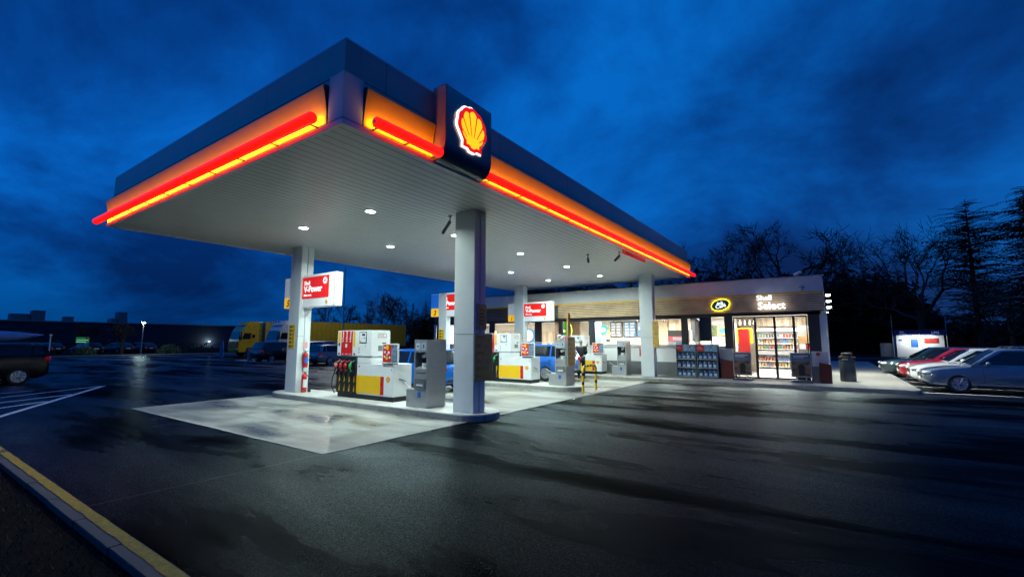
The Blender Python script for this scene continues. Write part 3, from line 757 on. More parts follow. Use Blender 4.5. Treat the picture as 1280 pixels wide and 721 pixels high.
def make_kiosk(loc, label):
    t = thing('service_kiosk', label, 'service kiosk', loc, group='grey steel windscreen service kiosks')
    b = MB(); w, d, h = .44, .66, 1.63
    b.box(0, 0, 0, .03, d, h); b.box(w - .03, 0, 0, w, d, h); b.box(.03, d - .03, 0, w - .03, d, h); b.box(.03, 0, h - .03, w - .03, d - .03, h)
    b.box(.03, 0, 0, w - .03, .03, .82); b.box(.03, 0, 1.33, w - .03, .03, h - .03); b.box(.03, .25, .80, w - .03, d - .03, .84)
    k = b.build('body', 'steel', t)
    b = MB(); b.box(.03, .25, .84, w - .03, .27, 1.35); b.build('recess_back', 'black', t)
    b = MB(); b.box(.06, -.006, 1.38, .19, -.0005, 1.55); b.box(.25, -.006, 1.38, .38, -.0005, 1.55); p = b.build('plate', mat('pale_plate', (.5, .55, .6), .4), t)
    b = MB(); b.box(.09, -.01, 1.45, .155, -.0065, 1.49); b.box(.295, -.01, 1.42, .345, -.0065, 1.52); b.build_each('pictogram', 'blue', p)
    b = MB(); b.lathe([(.07, 0), (.09, .13)], 14, c=(.24, .14, .93)); b.tube([(.18, .12, 1.22), (.3, .14, 1.28)], .05, 8); b.build_each('towel_roll', 'white', t, smooth=True)
    b = MB(); b.prism([(0, .84), (0, .93), (.25, 1.02), (.25, .84)], .035, w - .035, 'X'); b.build('shelf', 'steel', t)
    b = MB(); b.box(.04, -.03, .66, w - .04, -.001, .69); b.box(.04, -.03, .50, .06, -.001, .66); b.box(w - .06, -.03, .50, w - .04, -.001, .66); b.box(.06, -.03, .50, w - .06, -.02, .66); b.build('paper_holder', 'steeldark', t, bevel=.004)
    b = MB(); b.box(.12, -.04, .52, .34, -.031, .56); b.build('paper', 'white', t)
    b = MB(); b.box(.14, -.008, .24, .24, -.0005, .38); b.build('sticker', 'blue', t)
    b = MB(); b.box(-.30, .03, 0, -.004, d - .05, .42); b.build('side_box', 'steel', t, bevel=.01)
    b = MB(); b.tube([(-.15, .1, .44), (-.32, .06, .52), (-.42, .05, .60)], .009, 6); b.build('squeegee', 'white', t)
    return t
k0 = make_kiosk((-8.45, 7.98, .15), 'grey kiosk on the nearest island between pump and front column')
k1 = dup(k0, (-8.30, 14.75, .15), label='grey kiosk with ochre board on its side, middle island')
k2 = dup(k0, (-8.45, 21.05, .13), label='grey kiosk near the shop window, left of the far right column')
# board on middle kiosk
tb = board('ochre six row board mounted beside the middle kiosk', -7.84, 14.76, 15.36, .84, 1.90, 6)
b = MB(); b.box(-7.83, 14.8, 1.92, -7.78, 14.98, 2.75)
tag(b.build('notice_post', 'brown'), 'upright brown notice standing above the middle kiosk', 'board')
# gloves / bags on top of the middle kiosk
b = MB()
for i in range(7): b.ell((-8.14 + rnd.uniform(-.12, .1), 14.95 + rnd.uniform(-.1, .1), 1.80 + rnd.uniform(0, .16)), (rnd.uniform(.05, .11), .08, rnd.uniform(.04, .08)), nu=7, nv=5)
tag(b.build('crumpled_bag', 'white', smooth=True), 'crumpled white plastic bag on top of the middle kiosk', 'bag')
# hoop barrier
b = MB(); hp = thing('hoop_barrier', 'yellow and black steel hoop barrier at the end of the middle island', 'barrier', (-7.05, 14.45, 0))
pts = [(0, 0, 0), (0, 0, .72)] + [(.0, .17 - .17 * math.cos(R(a)), .72 + .17 * math.sin(R(a))) for a in (30, 60, 90)]
L_ = 1.05
pts += [(0, L_ - .17 + .17 * math.sin(R(a)), .72 + .17 * math.cos(R(a))) for a in (0, 30, 60, 90)] + [(0, L_, 0)]
P = []
for i in range(len(pts) - 1):
    n = max(1, int((Vector(pts[i + 1]) - Vector(pts[i])).length / .05))
    for k in range(n): P.append(Vector(pts[i]).lerp(Vector(pts[i + 1]), k / n))
P.append(Vector(pts[-1]))
b = MB(); b.tube(P, .042, 12); hb = b.build('hoop', ['yellow', 'black'], hp, smooth=True)
s_ = 0; acc = [0]
for i in range(1, len(P)): acc.append(acc[-1] + (P[i] - P[i - 1]).length)
tot = acc[-1]
bands = [(.28, .38), (.56, .66), (.88, .98), (1.10, 1.18), (1.36, 1.44), (tot - .66, tot - .56), (tot - .38, tot - .28)]
for i in range(len(P) - 1):
    mid = (acc[i] + acc[i + 1]) / 2
    if any(a <= mid <= c for a, c in bands):
        for k in range(12): hb.data.polygons[i * 12 + k].material_index = 1

# ------------------------------------------------------------------ cameras under the canopy
def cctv(x, y, rz, label, tilt=-.35):
    t = thing('security_camera', label, 'security camera', (x, y, ZS - .016), rz, 'cameras under the canopy')
    b = MB(); b.lathe([(.05, 0), (.05, -.02)], 12); b.tube([(0, 0, -.02), (0, 0, -.12), (.06, 0, -.16)], .016, 8); b.build('mount', 'grey', t)
    b = MB(); b.tube([(0.0, 0, -.15), (.19, 0, -.15 + tilt * .5)], .042, 10); c = b.build('housing', 'grey', t, smooth=True)
    b = MB(); b.tube([(.19, 0, -.15 + tilt * .5), (.198, 0, -.155 + tilt * .5)], .035, 10); b.build('lens', 'black', c)
cctv(-6.85, 14.6, R(-60), 'left of the two grey cameras under the canopy edge', -.3)
cctv(-5.75, 14.75, R(-120), 'grey camera under the canopy edge beside the small red plate')
cctv(-7.45, 8.1, R(-110), 'grey camera hanging by the top of the front right column', -.6)
t = thing('warning_plate', 'small red lettered plate under the right edge of the canopy', 'sign', (-5.47, 14.3, 4.62))
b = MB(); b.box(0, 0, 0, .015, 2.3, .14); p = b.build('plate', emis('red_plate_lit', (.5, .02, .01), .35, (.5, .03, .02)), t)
b = MB(); b.text('POZOR 4,5 m', (.0155, .3, .035), .12, Y3, Z3, bold=.01); b.build('lettering', 'black', p)

# ------------------------------------------------------------------ shop
FY = 22.5; kx = 22.5 / 22.25
sh = thing('shop_building', 'low petrol station shop with timber fascia, white parapet and glazed front', 'building', (-10, FY, .13))
bx, by, bz = 10, -FY, -.13
def sb(b, x0, y0, z0, x1, y1, z1, m=0): return b.box(x0 + bx, y0 + by, z0 + bz, x1 + bx, y1 + by, z1 + bz, m)
XL, XR, YB = -22.0, -.11, 31.0
ZT = 2.84; ZSILL = 1.48
b = MB(); sb(b, XL, FY - .12, 3.78, XR, FY + .12, 4.42); sb(b, XR - .24, FY + .121, 2.99, XR, YB, 4.42); sb(b, XL, FY + .121, 2.99, XL + .2, YB, 4.42); sb(b, XL, YB + .001, 0.13, XR, YB + .2, 4.42)
b.build_each('parapet', 'parapet', sh, bevel=.01)
b = MB(); sb(b, XL, FY - .15, 4.422, XR + .03, FY + .15, 4.45); b.build('parapet_cap', 'steel', sh)
b = MB(); sb(b, XL, FY - .14, 3.72, XR + .01, FY + .1, 3.775); b.build('yellow_band', 'yellow', sh)
b = MB(); sb(b, -12.35, FY - .16, 2.985, XR, FY + .1, 3.715); b.build('timber_fascia', 'wood', sh)
b = MB(); sb(b, XL, FY + .0, 2.985, -12.351, FY + .15, 3.715); b.build('timber_fascia', 'woodshaded', sh)
b = MB(); sb(b, XL, FY + .0, ZT + .001, -.25, FY + .14, 2.98); b.build('lintel', 'facade', sh)
b = MB(); sb(b, XL + .2, FY + .15, 2.985, XR - .25, YB, 3.2); b.build('roof', 'roofgrey', sh)
b = MB(); sb(b, XL + .2, FY + .15, 2.93, XR - .25, YB, 2.98); b.build('ceiling', mat('shop_ceiling', (.6, .58, .54), .7), sh)
b = MB(); sb(b, XL, FY + .01, .13, XL + .2, YB, 2.98); b.build('wall', 'parapet', sh)
b = MB(); sb(b, XR - .2, FY + .01, .13, XR, YB, 2.98); b.build('wall', 'parapet', sh)
b = MB(); sb(b, -.72, FY + .0, .13, XR - .2, FY + .14, 2.98); sb(b, -3.90, FY + .0, .13, -3.56, FY + .14, ZT); b.build_each('front_wall', 'facade', sh)
b = MB(); sb(b, XL, FY + .02, .75, -3.91, FY + .12, ZSILL); b.build('front_wall', 'white', sh)
b = MB(); sb(b, XL, FY + .0, .13, -3.91, FY + .13, .748); b.build('plinth', 'grey', sh)
b = MB(); sb(b, XL, FY - .06, ZSILL + .001, -3.91, FY + .14, ZSILL + .04); b.build('sill', 'white', sh)
b = MB(); sb(b, XR - .0, FY + .2, .13, XR + .06, FY + .28, 3.0); b.build('downpipe', 'clear', sh)
# pillars between the windows (x at facade)
pil = [(-20.2, -19.95), (-17.27, -16.95), (-13.96, -13.6), (-12.4, -12.22), (-10.57, -10.30), (-5.76, -5.53), (-4.45, -3.91)]
b = MB()
for i, (x0, x1) in enumerate(pil):
    if i < 6: sb(b, x0, FY + .0, ZSILL + .041, x1, FY + .14, ZT)
b.build_each('window_pillar', 'facade', sh)
xs = [-21.9] + [v for p in pil[:6] for v in p] + [-4.45]
for i in range(0, len(xs), 2):
    x0, x1 = xs[i], xs[i + 1]
    if x1 - x0 < .2: continue
    f = MB(); e = .04
    sb(f, x0, FY + .03, ZSILL + .041, x0 + e, FY + .1, ZT); sb(f, x1 - e, FY + .03, ZSILL + .041, x1, FY + .1, ZT); sb(f, x0 + e, FY + .03, ZSILL + .041, x1 - e, FY + .1, ZSILL + .08); sb(f, x0 + e, FY + .03, ZT - e, x1 - e, FY + .1, ZT)
    fr = f.build('window', 'black', sh)
    f = MB(); sb(f, x0 + e, FY + .06, ZSILL + .08, x1 - e, FY + .066, ZT - e); f.build('pane', 'glass', fr)
# glazed entrance
dx = [-3.56, -2.72, -1.90, -1.27, -.72]
dx = [-3.54, -2.66, -1.92, -1.22, -.74]
for i in range(4):
    x0, x1 = dx[i], dx[i + 1]; f = MB(); e = .045
    sb(f, x0, FY + .0, .14, x0 + e, FY + .08, ZT - .03); sb(f, x1 - e, FY + .0, .14, x1 - .002, FY + .08, ZT - .03); sb(f, x0 + e, FY + .0, .14, x1 - e, FY + .08, .20); sb(f, x0 + e, FY + .0, ZT - .09, x1 - e, FY + .08, ZT - .03)
    if i == 3: sb(f, x0 + e, FY + .01, .2, x1 - e, FY + .07, 1.25)
    fr = f.build('door' if i in (1, 2) else 'window', 'black', sh)
    f = MB(); sb(f, x0 + e, FY + .035, .2 if i < 3 else 1.26, x1 - e, FY + .041, ZT - .09); f.build('pane', 'glass', fr)
b = MB()
for i in range(10): b.lathe([(.012, 0), (.012, -.003)], 8, axis='Y', c=(-2.6 + bx + i * .14, FY + .034 + by, 1.45 + bz))
b.build('safety_dots', 'white', sh)
# dark screen in the window beside the entrance
b = MB(); b.box(-4.95, FY - .03, 1.75, -4.46, FY + .025, 2.84); tag(b.build('window_display', 'screen', bevel=.01), 'tall dark screen in the cafe window left of the entrance', 'screen')
# signs on the fascia
t = thing('shop_sign', 'glowing white two line lettering on the timber fascia above the doors', 'sign', (-2.52, FY - .16, 3.0))
b = MB(); b.text('Shell', (0, -.05, .49), .31, X3, Z3, depth=.04, bold=.012); b.build('lettering', 'sgwhite', t)
b = MB(); b.text('Select', (0.03, -.05, .10), .43, X3, Z3, depth=.04, bold=.012); b.build('lettering', 'sgwhite', t)
area('sign_glow', (-2.0, FY - .45, 3.32), (R(90), 0, 0), 1.0, 2.2, (.85, .93, 1), sy=.4)
t = thing('cafe_sign', 'tilted dark green oval sign with yellow glow on the timber fascia', 'sign', (-3.98, FY - .16, 3.36))
t.rotation_euler = (0, R(-14), 0)
b = MB()
def oval(b, rx, rz, y0, y1, m=0, n=36): b.prism([(rx * math.cos(2 * PI * i / n), rz * math.sin(2 * PI * i / n)) for i in range(n)], y0, y1, 'Y', m)
oval(b, .40, .265, -.06, -.04); b.build('backlight', 'haloy', t)
b = MB(); oval(b, .375, .235, -.10, -.062, 0); p = b.build('oval_plate', 'ovalg', t, bevel=.004)
b = MB(); b.text('deli', (0, -.105, .02), .19, X3, Z3, align='CENTER', bold=.01); b.text('Café', (0, -.105, -.13), .24, X3, Z3, align='CENTER', bold=.012); b.build('lettering', 'sgwhite', p)
area('cafe_glow', (-3.98, FY - .21, 3.36), (R(90), 0, 0), .7, 1.4, (1, .82, .02), sy=.45)
# roof camera, wall dome, side flood lights
t = thing('roof_camera', 'white camera on the roof edge above the entrance', 'security camera', (-.95, FY, 4.45))
b = MB(); b.tube([(0, 0, 0), (0, 0, .1)], .02, 8); b.build('mount', 'white', t)
b = MB(); b.tube([(.14, -.05, .17), (-.14, .02, .06)], [.07, .075], 12); b.build('housing', 'white', t, smooth=True)
b = MB(); b.ell((-.85, FY - .15, 3.95), (.09, .07, .09)); tag(b.build('dome_camera', 'steel', smooth=True), 'small round dome on the white parapet near the right corner', 'security camera')
fl_l = ['topmost of three floodlights on the right corner of the shop', 'middle of three floodlights on the right corner of the shop', 'lowest of three floodlights on the right corner of the shop']
for i, z in enumerate((3.62, 3.37, 3.12)):
    t = thing('floodlight', fl_l[i], 'floodlight', (XR + .06, FY + .3, z), 0, 'floodlights on the shop corner')
    b = MB(); b.box(0, -.05, -.05, .16, .06, .05); b.box(-.06, -.01, -.02, 0, .01, .02); b.build('housing', 'grey', t, bevel=.008)
    b = MB(); b.prism([(.17, -.04), (.175, .03), (.17, .04), (.165, -.03)], -.045, .05, 'Y'); b.box(.02, -.055, -.04, .15, -.051, .03); b.build('lamp_face', 'lampw', t)
area('flood_light', (XR + .4, FY + .35, 3.3), (0, R(-62), R(12)), .25, 330, (.95, 1, .86))
t = thing('wall_lamp', 'white lamp added on the side wall of the shop to light the pavement', 'lamp', (XR + .0, 28.5, 3.3))
b = MB(); b.box(0, -.15, -.1, .14, .15, .1); b.build('housing', 'grey', t, bevel=.01); b = MB(); b.box(.02, -.12, -.108, .12, .12, -.101); b.build('lamp_face', 'lampw', t)
area('added_wall_light', (XR + .3, 28.5, 3.1), (0, R(-40), 0), .25, 260, (.95, 1, .82))  # unseen fixture and light added for the lit pavement beside the shop

# interior -----------------------------------------------------------
b = MB(); b.box(XL + .2, FY + .15, .131, XR - .21, YB - .01, .14); struct(b.build('shop_floor', mat('shop_floor_tiles', (.45, .44, .42), .25)))
b = MB(); b.box(-11.9, 26.4, .14, -4.0, 26.5, 2.93); struct(b.build('back_wall', 'beige'))
b = MB(); b.box(XL + .2, 28.4, .14, -11.9, 28.5, 2.93); struct(b.build('lounge_back_wall', 'beige'))
b = MB(); b.box(-3.99, 27.2, 2.5, XR - .21, 27.3, 2.93); struct(b.build('plank_bulkhead', 'planks'))
b = MB(); b.box(-3.99, 27.6, .14, XR - .21, 27.7, 2.93); struct(b.build('store_back_wall', 'beige'))
b = MB(); b.box(-7.3, 25.9, 2.2, -6.1, 26.0, 2.93); b.box(-8.0, 26.3, 1.4, -7.5, 26.39, 2.93); struct(b.build('plank_panel', 'planks'))
b = MB(); b.box(-5.95, 25.0, .14, -5.75, 26.39, 2.93); struct(b.build('dark_partition', 'facade'))
b = MB(); b.box(-5.7, 25.9, .14, -3.9, 26.0, 2.93); struct(b.build('tiled_wall', 'tile'))
b = MB(); b.box(-13.85, 24.6, .14, -12.15, 24.75, 2.93); struct(b.build('timber_screen_wall', mat('brown_timber', (.13, .08, .045), .6, var=.4, scale=10, stretch=(3, 3, .4))))
b = MB(); b.box(-21.5, 28.2, 1.0, -14.2, 28.39, 2.4); struct(b.build('plank_cladding', 'planks'))
for xv in (-20.5, -17.5, -14.8, -11, -8.6, -6.6, -4.9, -2.9, -1.3):
    b = MB(); b.box(xv - .6, 23.6, 2.90, xv + .6, 23.75, 2.925) ; o = b.build('ceiling_light', 'strip')
    tag(o, None, 'ceiling light', 'white strip lights along the shop ceiling'); o['label'] = 'white strip light on the shop ceiling'
    area('shop_lamp', (xv, 24.3, 2.86), (0, 0, 0), 1.2, (290 if xv < -12 else 200) if xv < -3.5 else 165, (1, .95, .85), sy=1.0)
area('shop_lamp', (-2.1, 26.2, 2.85), (0, 0, 0), 1.2, 60, (1, .97, .92), sy=.6)
# menu boards
ml = ['left', 'middle', 'right']
for i, (x0, m) in enumerate(((-10.95, 'menu'), (-10.10, 'menub'), (-9.28, 'menub'))):
    t = thing('menu_board', ml[i] + ' one of three menu screens on the cafe wall', 'menu board', (x0, 26.3, 1.98), 0, 'menu screens above the cafe counter')
    b = MB(); b.box(0, 0, 0, .76, .06, .92); b.build('frame', 'black', t)
    b = MB(); b.box(.03, -.006, .03, .73, -.0005, .89); sc_ = b.build('screen', 'menub' if i else mat('menu_ground', (.2, .2, .2), .5), t)
    b = MB()
    for r in range(5):
        for c in range(2):
            if i == 2 and r < 2: continue
            b.box(.08 + c * .33, -.01, .07 + r * .165, .08 + c * .33 + rnd.uniform(.2, .27), -.0065, .07 + r * .165 + .10)
    if i == 2: b.box(.08, -.01, .5, .68, -.0065, .86)
    b.build('menu_item', 'menu', sc_)
b = MB(); oval(b, .42, .30, -.05, 0); oval(b, .30, .16, -.07, -.051, 1); o = b.build('oval_wall_sign', ['teal', 'menu']); o.location = (-11.5, 26.32, 2.42); tag(o, 'pale teal oval sign on the beige wall left of the menu screens', 'sign')
# back bar counter and machines
b = MB(); b.box(-11.8, 25.3, .14, -6.2, 25.9, 1.25); b.box(-11.85, 25.25, 1.251, -6.15, 25.95, 1.30, 1); tag(b.build('cafe_counter', ['white', 'beige']), 'long white cafe counter behind the window sill', 'counter')
t = thing('coffee_machine', 'white coffee machine on the counter below the menu screens', 'coffee machine', (-11.1, 25.4, 1.30))
b = MB(); b.box(0, 0, .0, .7, .4, .12); b.box(0, .15, .12, .7, .4, .42); b.box(0, 0, .42, .7, .4, .55); b.build('body', 'white', t, bevel=.02)
b = MB(); b.box(.25, -.01, .43, .5, -.001, .53); b.build('display', 'screen', t)
for i, xv in enumerate((-9.1, -7.95)):
    t = thing('pendant_lamp', 'yellow pendant lamp hanging ' + ('in front of the menu screens' if not i else 'just left of the far right column'), 'pendant lamp', (-10.35 if not i else -7.95, 24.6, 0), 0, 'yellow pendant lamps in the cafe')
    b = MB(); b.tube([(0, 0, 2.36), (0, 0, 2.92)], .006, 6); b.build('cord', 'black', t)
    b = MB(); b.lathe([(.03, .22), (.05, .16), (.15, 0), (.145, 0)], 16, c=(0, 0, 2.14)); b.build('lamp_shade', 'pend', t, smooth=True)
for i, xv in enumerate((-10.9, -9.7, -8.4, -7.0, -5.3, -4.9)):
    t = thing('track_spot', 'black spotlight on the cafe ceiling track', 'spotlight', (xv, 23.8, 2.9), 0, 'black spotlights on the cafe ceiling')
    b = MB(); b.tube([(0, 0, 0), (0, 0, -.08)], .012, 6); b.tube([(-.02, -.02, -.07), (.04, .05, -.2)], .035, 8); b.build('spot_body', 'black', t)
b = MB(); b.box(-11, 23.79, 2.9, -4.8, 23.81, 2.92); tag(b.build('light_track', 'black'), 'black ceiling track carrying the cafe spotlights', 'light track')
# glass showcase with drinks at the window right of the column
t = thing('snack_display', 'grey counter display with red topped panel behind the window right of the column', 'display case', (-6.75, 23.6, .14))
b = MB(); b.box(0, 0, 0, 1.05, .6, 2.15); b.build('body', 'grey', t, bevel=.01)
b = MB(); b.box(.03, -.01, 1.62, 1.02, -.001, 1.84); hd = b.build('header', emis('pink_header', (.8, .12, .15), .8), t)
b = MB(); b.box(.25, -.015, 1.66, .75, -.0105, 1.80); b.build('header_label', 'menu', hd)
b = MB(); b.box(.03, -.01, 1.25, 1.02, -.001, 1.6); b.build('front_screen', emis('grey_screen', (.3, .33, .36), .6), t)
b = MB(); b.box(.4, -.02, 1.28, .7, -.0105, 1.57); b.build('picture', 'menub', t)
t = thing('wall_shelf', 'shelf of framed pictures on the tiled cafe wall', 'shelf', (-5.6, 25.86, 2.0))
b = MB(); b.box(0, 0, 0, 1.5, .03, .02); b.box(0, 0, .56, 1.5, .03, .58); b.build('shelf_rail', 'black', t)
b = MB(); b.box(.02, -.02, .03, .36, .0, .54); b.build('slate', mat('slate', (.1, .1, .1), .6), t)
b = MB(); b.box(.40, -.02, .03, .75, .0, .54); b.build('picture', mat('plant_picture', (.06, .1, .03), .6, var=.9, scale=12), t)
b = MB(); b.box(.78, -.02, .03, 1.35, .0, .54); p = b.build('yellow_sign', emis('lit_yellow_sign', (.8, .65, .1), .8), t)
b = MB(); oval(b, .22, .15, -.03, -.021); o = b.build('oval_mark', 'teal', p); o.location = (1.06, 0, .28)
b = MB(); b.box(-5.7, 23.5, .14, -3.95, 24.1, 1.5); tag(b.build('window_counter', 'white'), 'white counter behind the cafe window beside the screen', 'counter')
for i in range(2):
    t = thing('tap_tower', 'small chrome tap on the window counter, ' + ('left' if i == 0 else 'right') + ' of the two', 'tap', (-5.3 + i * .85, 23.7, 1.5), 0, 'taps on the cafe counter')
    b = MB(); b.tube([(0, 0, 0), (0, 0, .2)], .02, 8); b.tube([(-.12, 0, .18), (.12, 0, .18)], .018, 8); b.build('tap_body', 'chrome', t)
b = MB(); b.ell((-5.62, 23.7, 1.62), (.16, .16, .13)); tag(b.build('table_lamp', emis('peach_globe', (1, .55, .4), 1.2), smooth=True), 'small peach globe lamp on the window counter', 'lamp')
# lounge with pendants and a bear silhouette free decorations
for i, (xv, yv) in enumerate(((-16.6, 25.0), (-19.0, 25.4), (-12.95, 24.2), (-14.6, 26.5))):
    t = thing('globe_pendant', ['warm bulb pendant in the far left window', 'warm bulb pendant in the leftmost window', 'warm bulb in front of the brown screen wall', 'warm bulb pendant left of the brown screen wall'][i], 'pendant lamp', (xv, yv, 0), 0, 'warm bulbs in the lounge')
    b = MB(); b.tube([(0, 0, 2.4), (0, 0, 2.92)], .005, 5); b.build('cord', 'black', t)
    b = MB(); b.ell((0, 0, 2.34), (.07, .07, .08)); b.build('bulb', 'warm', t, smooth=True)
b = MB(); oval(b, .5, .5, -.06, 0); oval(b, .36, .36, -.08, -.061, 1); o = b.build('round_wall_sign', [emis('blue_sign', (.01, .09, .2), .7), 'menu']); o.location = (-16.55, 25.9, 2.1); tag(o, 'round dark blue and white sign inside the lounge window', 'sign')
b = MB(); oval(b, .36, .55, -.05, 0); o = b.build('green_oval_poster', mat('foliage_poster', (.08, .28, .03), .5, var=.9, scale=9, emit=(.05, .3, .03), es=.35)); o.location = (-12.85, 24.2, 2.35); tag(o, 'green oval plant picture on the brown screen wall', 'sign')
b = MB(); 
for i in range(36):
    a0 = 2 * PI * i / 36; a1 = 2 * PI * (i + 1) / 36
    b.tube([(.38 * math.cos(a0), 0, .57 * math.sin(a0)), (.38 * math.cos(a1), 0, .57 * math.sin(a1))], .018, 5, cap=False)
o2 = b.build('glowing_rim', emis('yellow_neon', (.85, .7, .1), 2.0), o)
b = MB(); b.box(-11.45, 24.3, 1.5, -10.7, 24.4, 2.8); tag(b.build('blue_poster', emis('pale_blue_poster', (.25, .4, .5), .7)), 'pale blue poster in the narrow window left of the cafe', 'poster')
# store room behind the doors: cooler with goods
t = thing('drinks_cooler', 'bright open cooler with shelves of goods behind the glass doors', 'cooler', (-3.1, 26.3, .14))
b = MB(); b.box(0, .5, 0, 2.05, .55, 2.15); b.box(0, 0, 0, .04, .5, 2.15); b.box(2.01, 0, 0, 2.05, .5, 2.15); b.box(0, -.02, 0, 2.05, .5, .22); b.box(0, 0, 2.15, 2.05, .55, 2.25)
b.build('cabinet', 'white', t)
b = MB(); b.box(.0, -.05, .93, 2.05, .45, 1.12); b.build('middle_panel', mat('mid_grey_panel', (.3, .3, .31), .4), t)
SH = [.32, .60, 1.18, 1.46, 1.74]
b = MB()
for z in SH: b.box(.04, .02, z, 2.01, .5, z + .02)
b.build_each('shelf', 'white', t)
b = MB(); b.box(.05, .0, 2.10, 2.0, .04, 2.14); b.build('light_strip', 'strip', t)
area('cooler_lamp', (-2.1, 26.1, 2.2), (R(-25), 0, 0), 1.9, 25, (1, .98, .95), sy=.2)
cols_ = [(.4, .06, .04), (.55, .38, .14), (.12, .18, .32), (.6, .56, .48), (.14, .2, .12), (.5, .26, .12), (.08, .06, .05), (.42, .12, .1)]
gm = [mat('goods_%d' % i, c, .35, var=.3, scale=20) for i, c in enumerate(cols_)]
protos = []
for i, m in enumerate(gm):
    b = MB()
    if i % 2: b.lathe([(.035, 0), (.038, .02), (.038, .13), (.014, .18), (.014, .21)], 8)
    else: b.box(-.045, -.03, 0, .045, .03, .19)
    protos.append(b.me if False else b)
first = {}
def goods(k, loc, label, grp):
    i = k % len(gm)
    if i in first: o = first[i].copy(); col.objects.link(o)
    else:
        o = protos[i].build('drink_bottle' if i % 2 else 'snack_packet', gm[i]); first[i] = o
    o.location = loc; o['label'] = label; o['category'] = 'bottle' if i % 2 else 'packet'; o['group'] = grp
    return o
for si, z in enumerate(SH):
    x = .1; run = rnd.randrange(8)
    while x < 1.95:
        if rnd.random() < .65: run = rnd.randrange(8)
        goods(run, (-3.1 + x, 26.42 + rnd.uniform(0, .05), .14 + z + .021), 'bottle on the cooler shelves behind the doors' if run % 2 else 'packet on the cooler shelves behind the doors', 'bottles on the cooler shelves' if run % 2 else 'packets on the cooler shelves')
        x += .125
t = thing('red_display', 'tall red display unit behind the left glass panel of the entrance', 'display unit', (-3.75, 25.2, .14))
b = MB(); b.box(0, 0, 0, .48, .3, 2.2); b.build('body', mat('red_unit', (.20, .004, .004), .35), t, bevel=.01)
b = MB(); b.box(-.12, .31, 1.5, .6, .34, 2.25); b.build('yellow_back', 'yellow', t)
t = thing('snack_shelf', 'dark counter with red bottles and boxes behind the right glass panel', 'shelf', (-1.2, 24.2, .14))
b = MB(); b.box(0, 0, 0, .7, .5, 1.25); b.box(0, .4, 1.25, .7, .5, 2.3); b.build('counter', 'grey', t)
b = MB(); b.box(.02, .1, 1.5, .4, .39, 1.82); b.box(.38, .1, 1.5, .68, .39, 2.1); b.build_each('box', mat('cardboard', (.45, .28, .12), .7), t)
b = MB(); b.box(.05, .05, 1.251, .28, .25, 1.48); b.build('white_box', 'white', t)
b = MB()
for i in range(4): b.lathe([(.04, 0), (.04, .14), (.015, .2), (.015, .23)], 8, c=(.36 + i * .08, .12, 1.251))
b.build_each('sauce_bottle', 'red', t)
t = thing('toilet_sign', 'hanging sign with white restroom pictograms behind the left entrance glass', 'sign', (-3.5, 23.4, 2.45))
b = MB(); b.box(0, 0, -.02, .82, .02, .30); p = b.build('plate', 'planks', t)
b = MB()
for i in range(3): b.ell((.12 + i * .2, -.006, .22), (.028, .004, .028), nu=10, nv=6); b.prism([(.12 + i * .2 - .04, .03), (.12 + i * .2 + .04, .03), (.12 + i * .2 + (.025 if i else .045), .18), (.12 + i * .2 - (.025 if i else .045), .18)], -.008, -.001, 'Y')
b.tube([(.70 + .05 * math.cos(a / 10 * 2 * PI), -.005, .09 + .05 * math.sin(a / 10 * 2 * PI)) for a in range(11)], .009, 5); b.tube([(.68, -.005, .22), (.69, -.005, .12), (.76, -.005, .11), (.79, -.005, .05)], .011, 5)
b.build_each('pictogram', 'strip', p)

# ------------------------------------------------------------------ outside the shop
def rack(x, label):
    t = thing('product_rack', label, 'rack', (x, 21.72, .13), 0, 'screenwash racks against the shop front')
    b = MB(); b.box(0, 0, 0, .03, .45, 1.46); b.box(.83, 0, 0, .86, .45, 1.46); b.box(.03, .42, 0, .83, .45, 1.46)
    for z in (.04, .42, .80): b.box(.03, 0, z, .83, .42, z + .02)
    b.build('frame', 'steeldark', t)
    b = MB(); b.box(0, -.02, 1.16, .86, .01, 1.46); h = b.build('header', 'signwhite' if False else mat('header_photo', (.2, .35, .5), .5, var=.8, scale=12), t)
    b = MB(); b.box(.01, -.026, 1.17, .32, -.0205, 1.45); b.build('red_panel', 'red', h)
    b = MB()
    for i in range(3): b.box(.04, -.029, 1.27 + i * .035, .26 - .03 * i, -.0265, 1.28 + i * .035)
    b.build('printed_line', 'white', h)
    b = MB()
    for z in (.04, .42, .80): b.box(.03, -.012, z - .01, .83, -.001, z + .03)
    b.build('shelf_edge', 'steel', t)
rack(-5.87, 'left rack of blue jugs against the shop front')
rack(-4.96, 'right rack of blue jugs against the shop front')
def jug():
    t = thing('screenwash_jug', 'blue screenwash jug on the racks', 'jug', group='blue jugs on the racks')
    b = MB(); b.prism([(-.08, 0), (.08, 0), (.08, .17), (.045, .25), (-.02, .27), (-.02, .22), (.02, .2), (.02, .17), (-.08, .17)], -.05, .05, 'Y')
    b.build('body', 'jug', t, bevel=.008)
    b = MB(); b.box(-.06, -.054, .03, .05, -.0505, .14); b.build('jug_label', 'juglabel', t)
    b = MB(); b.lathe([(.022, 0), (.022, .03)], 10, c=(-.045, 0, .225)); b.tube([(-.05, 0, .17), (-.07, 0, .22), (-.045, 0, .235)], .012, 6); b.build('cap', 'white', t)
    return t
j0 = jug(); firstj = True
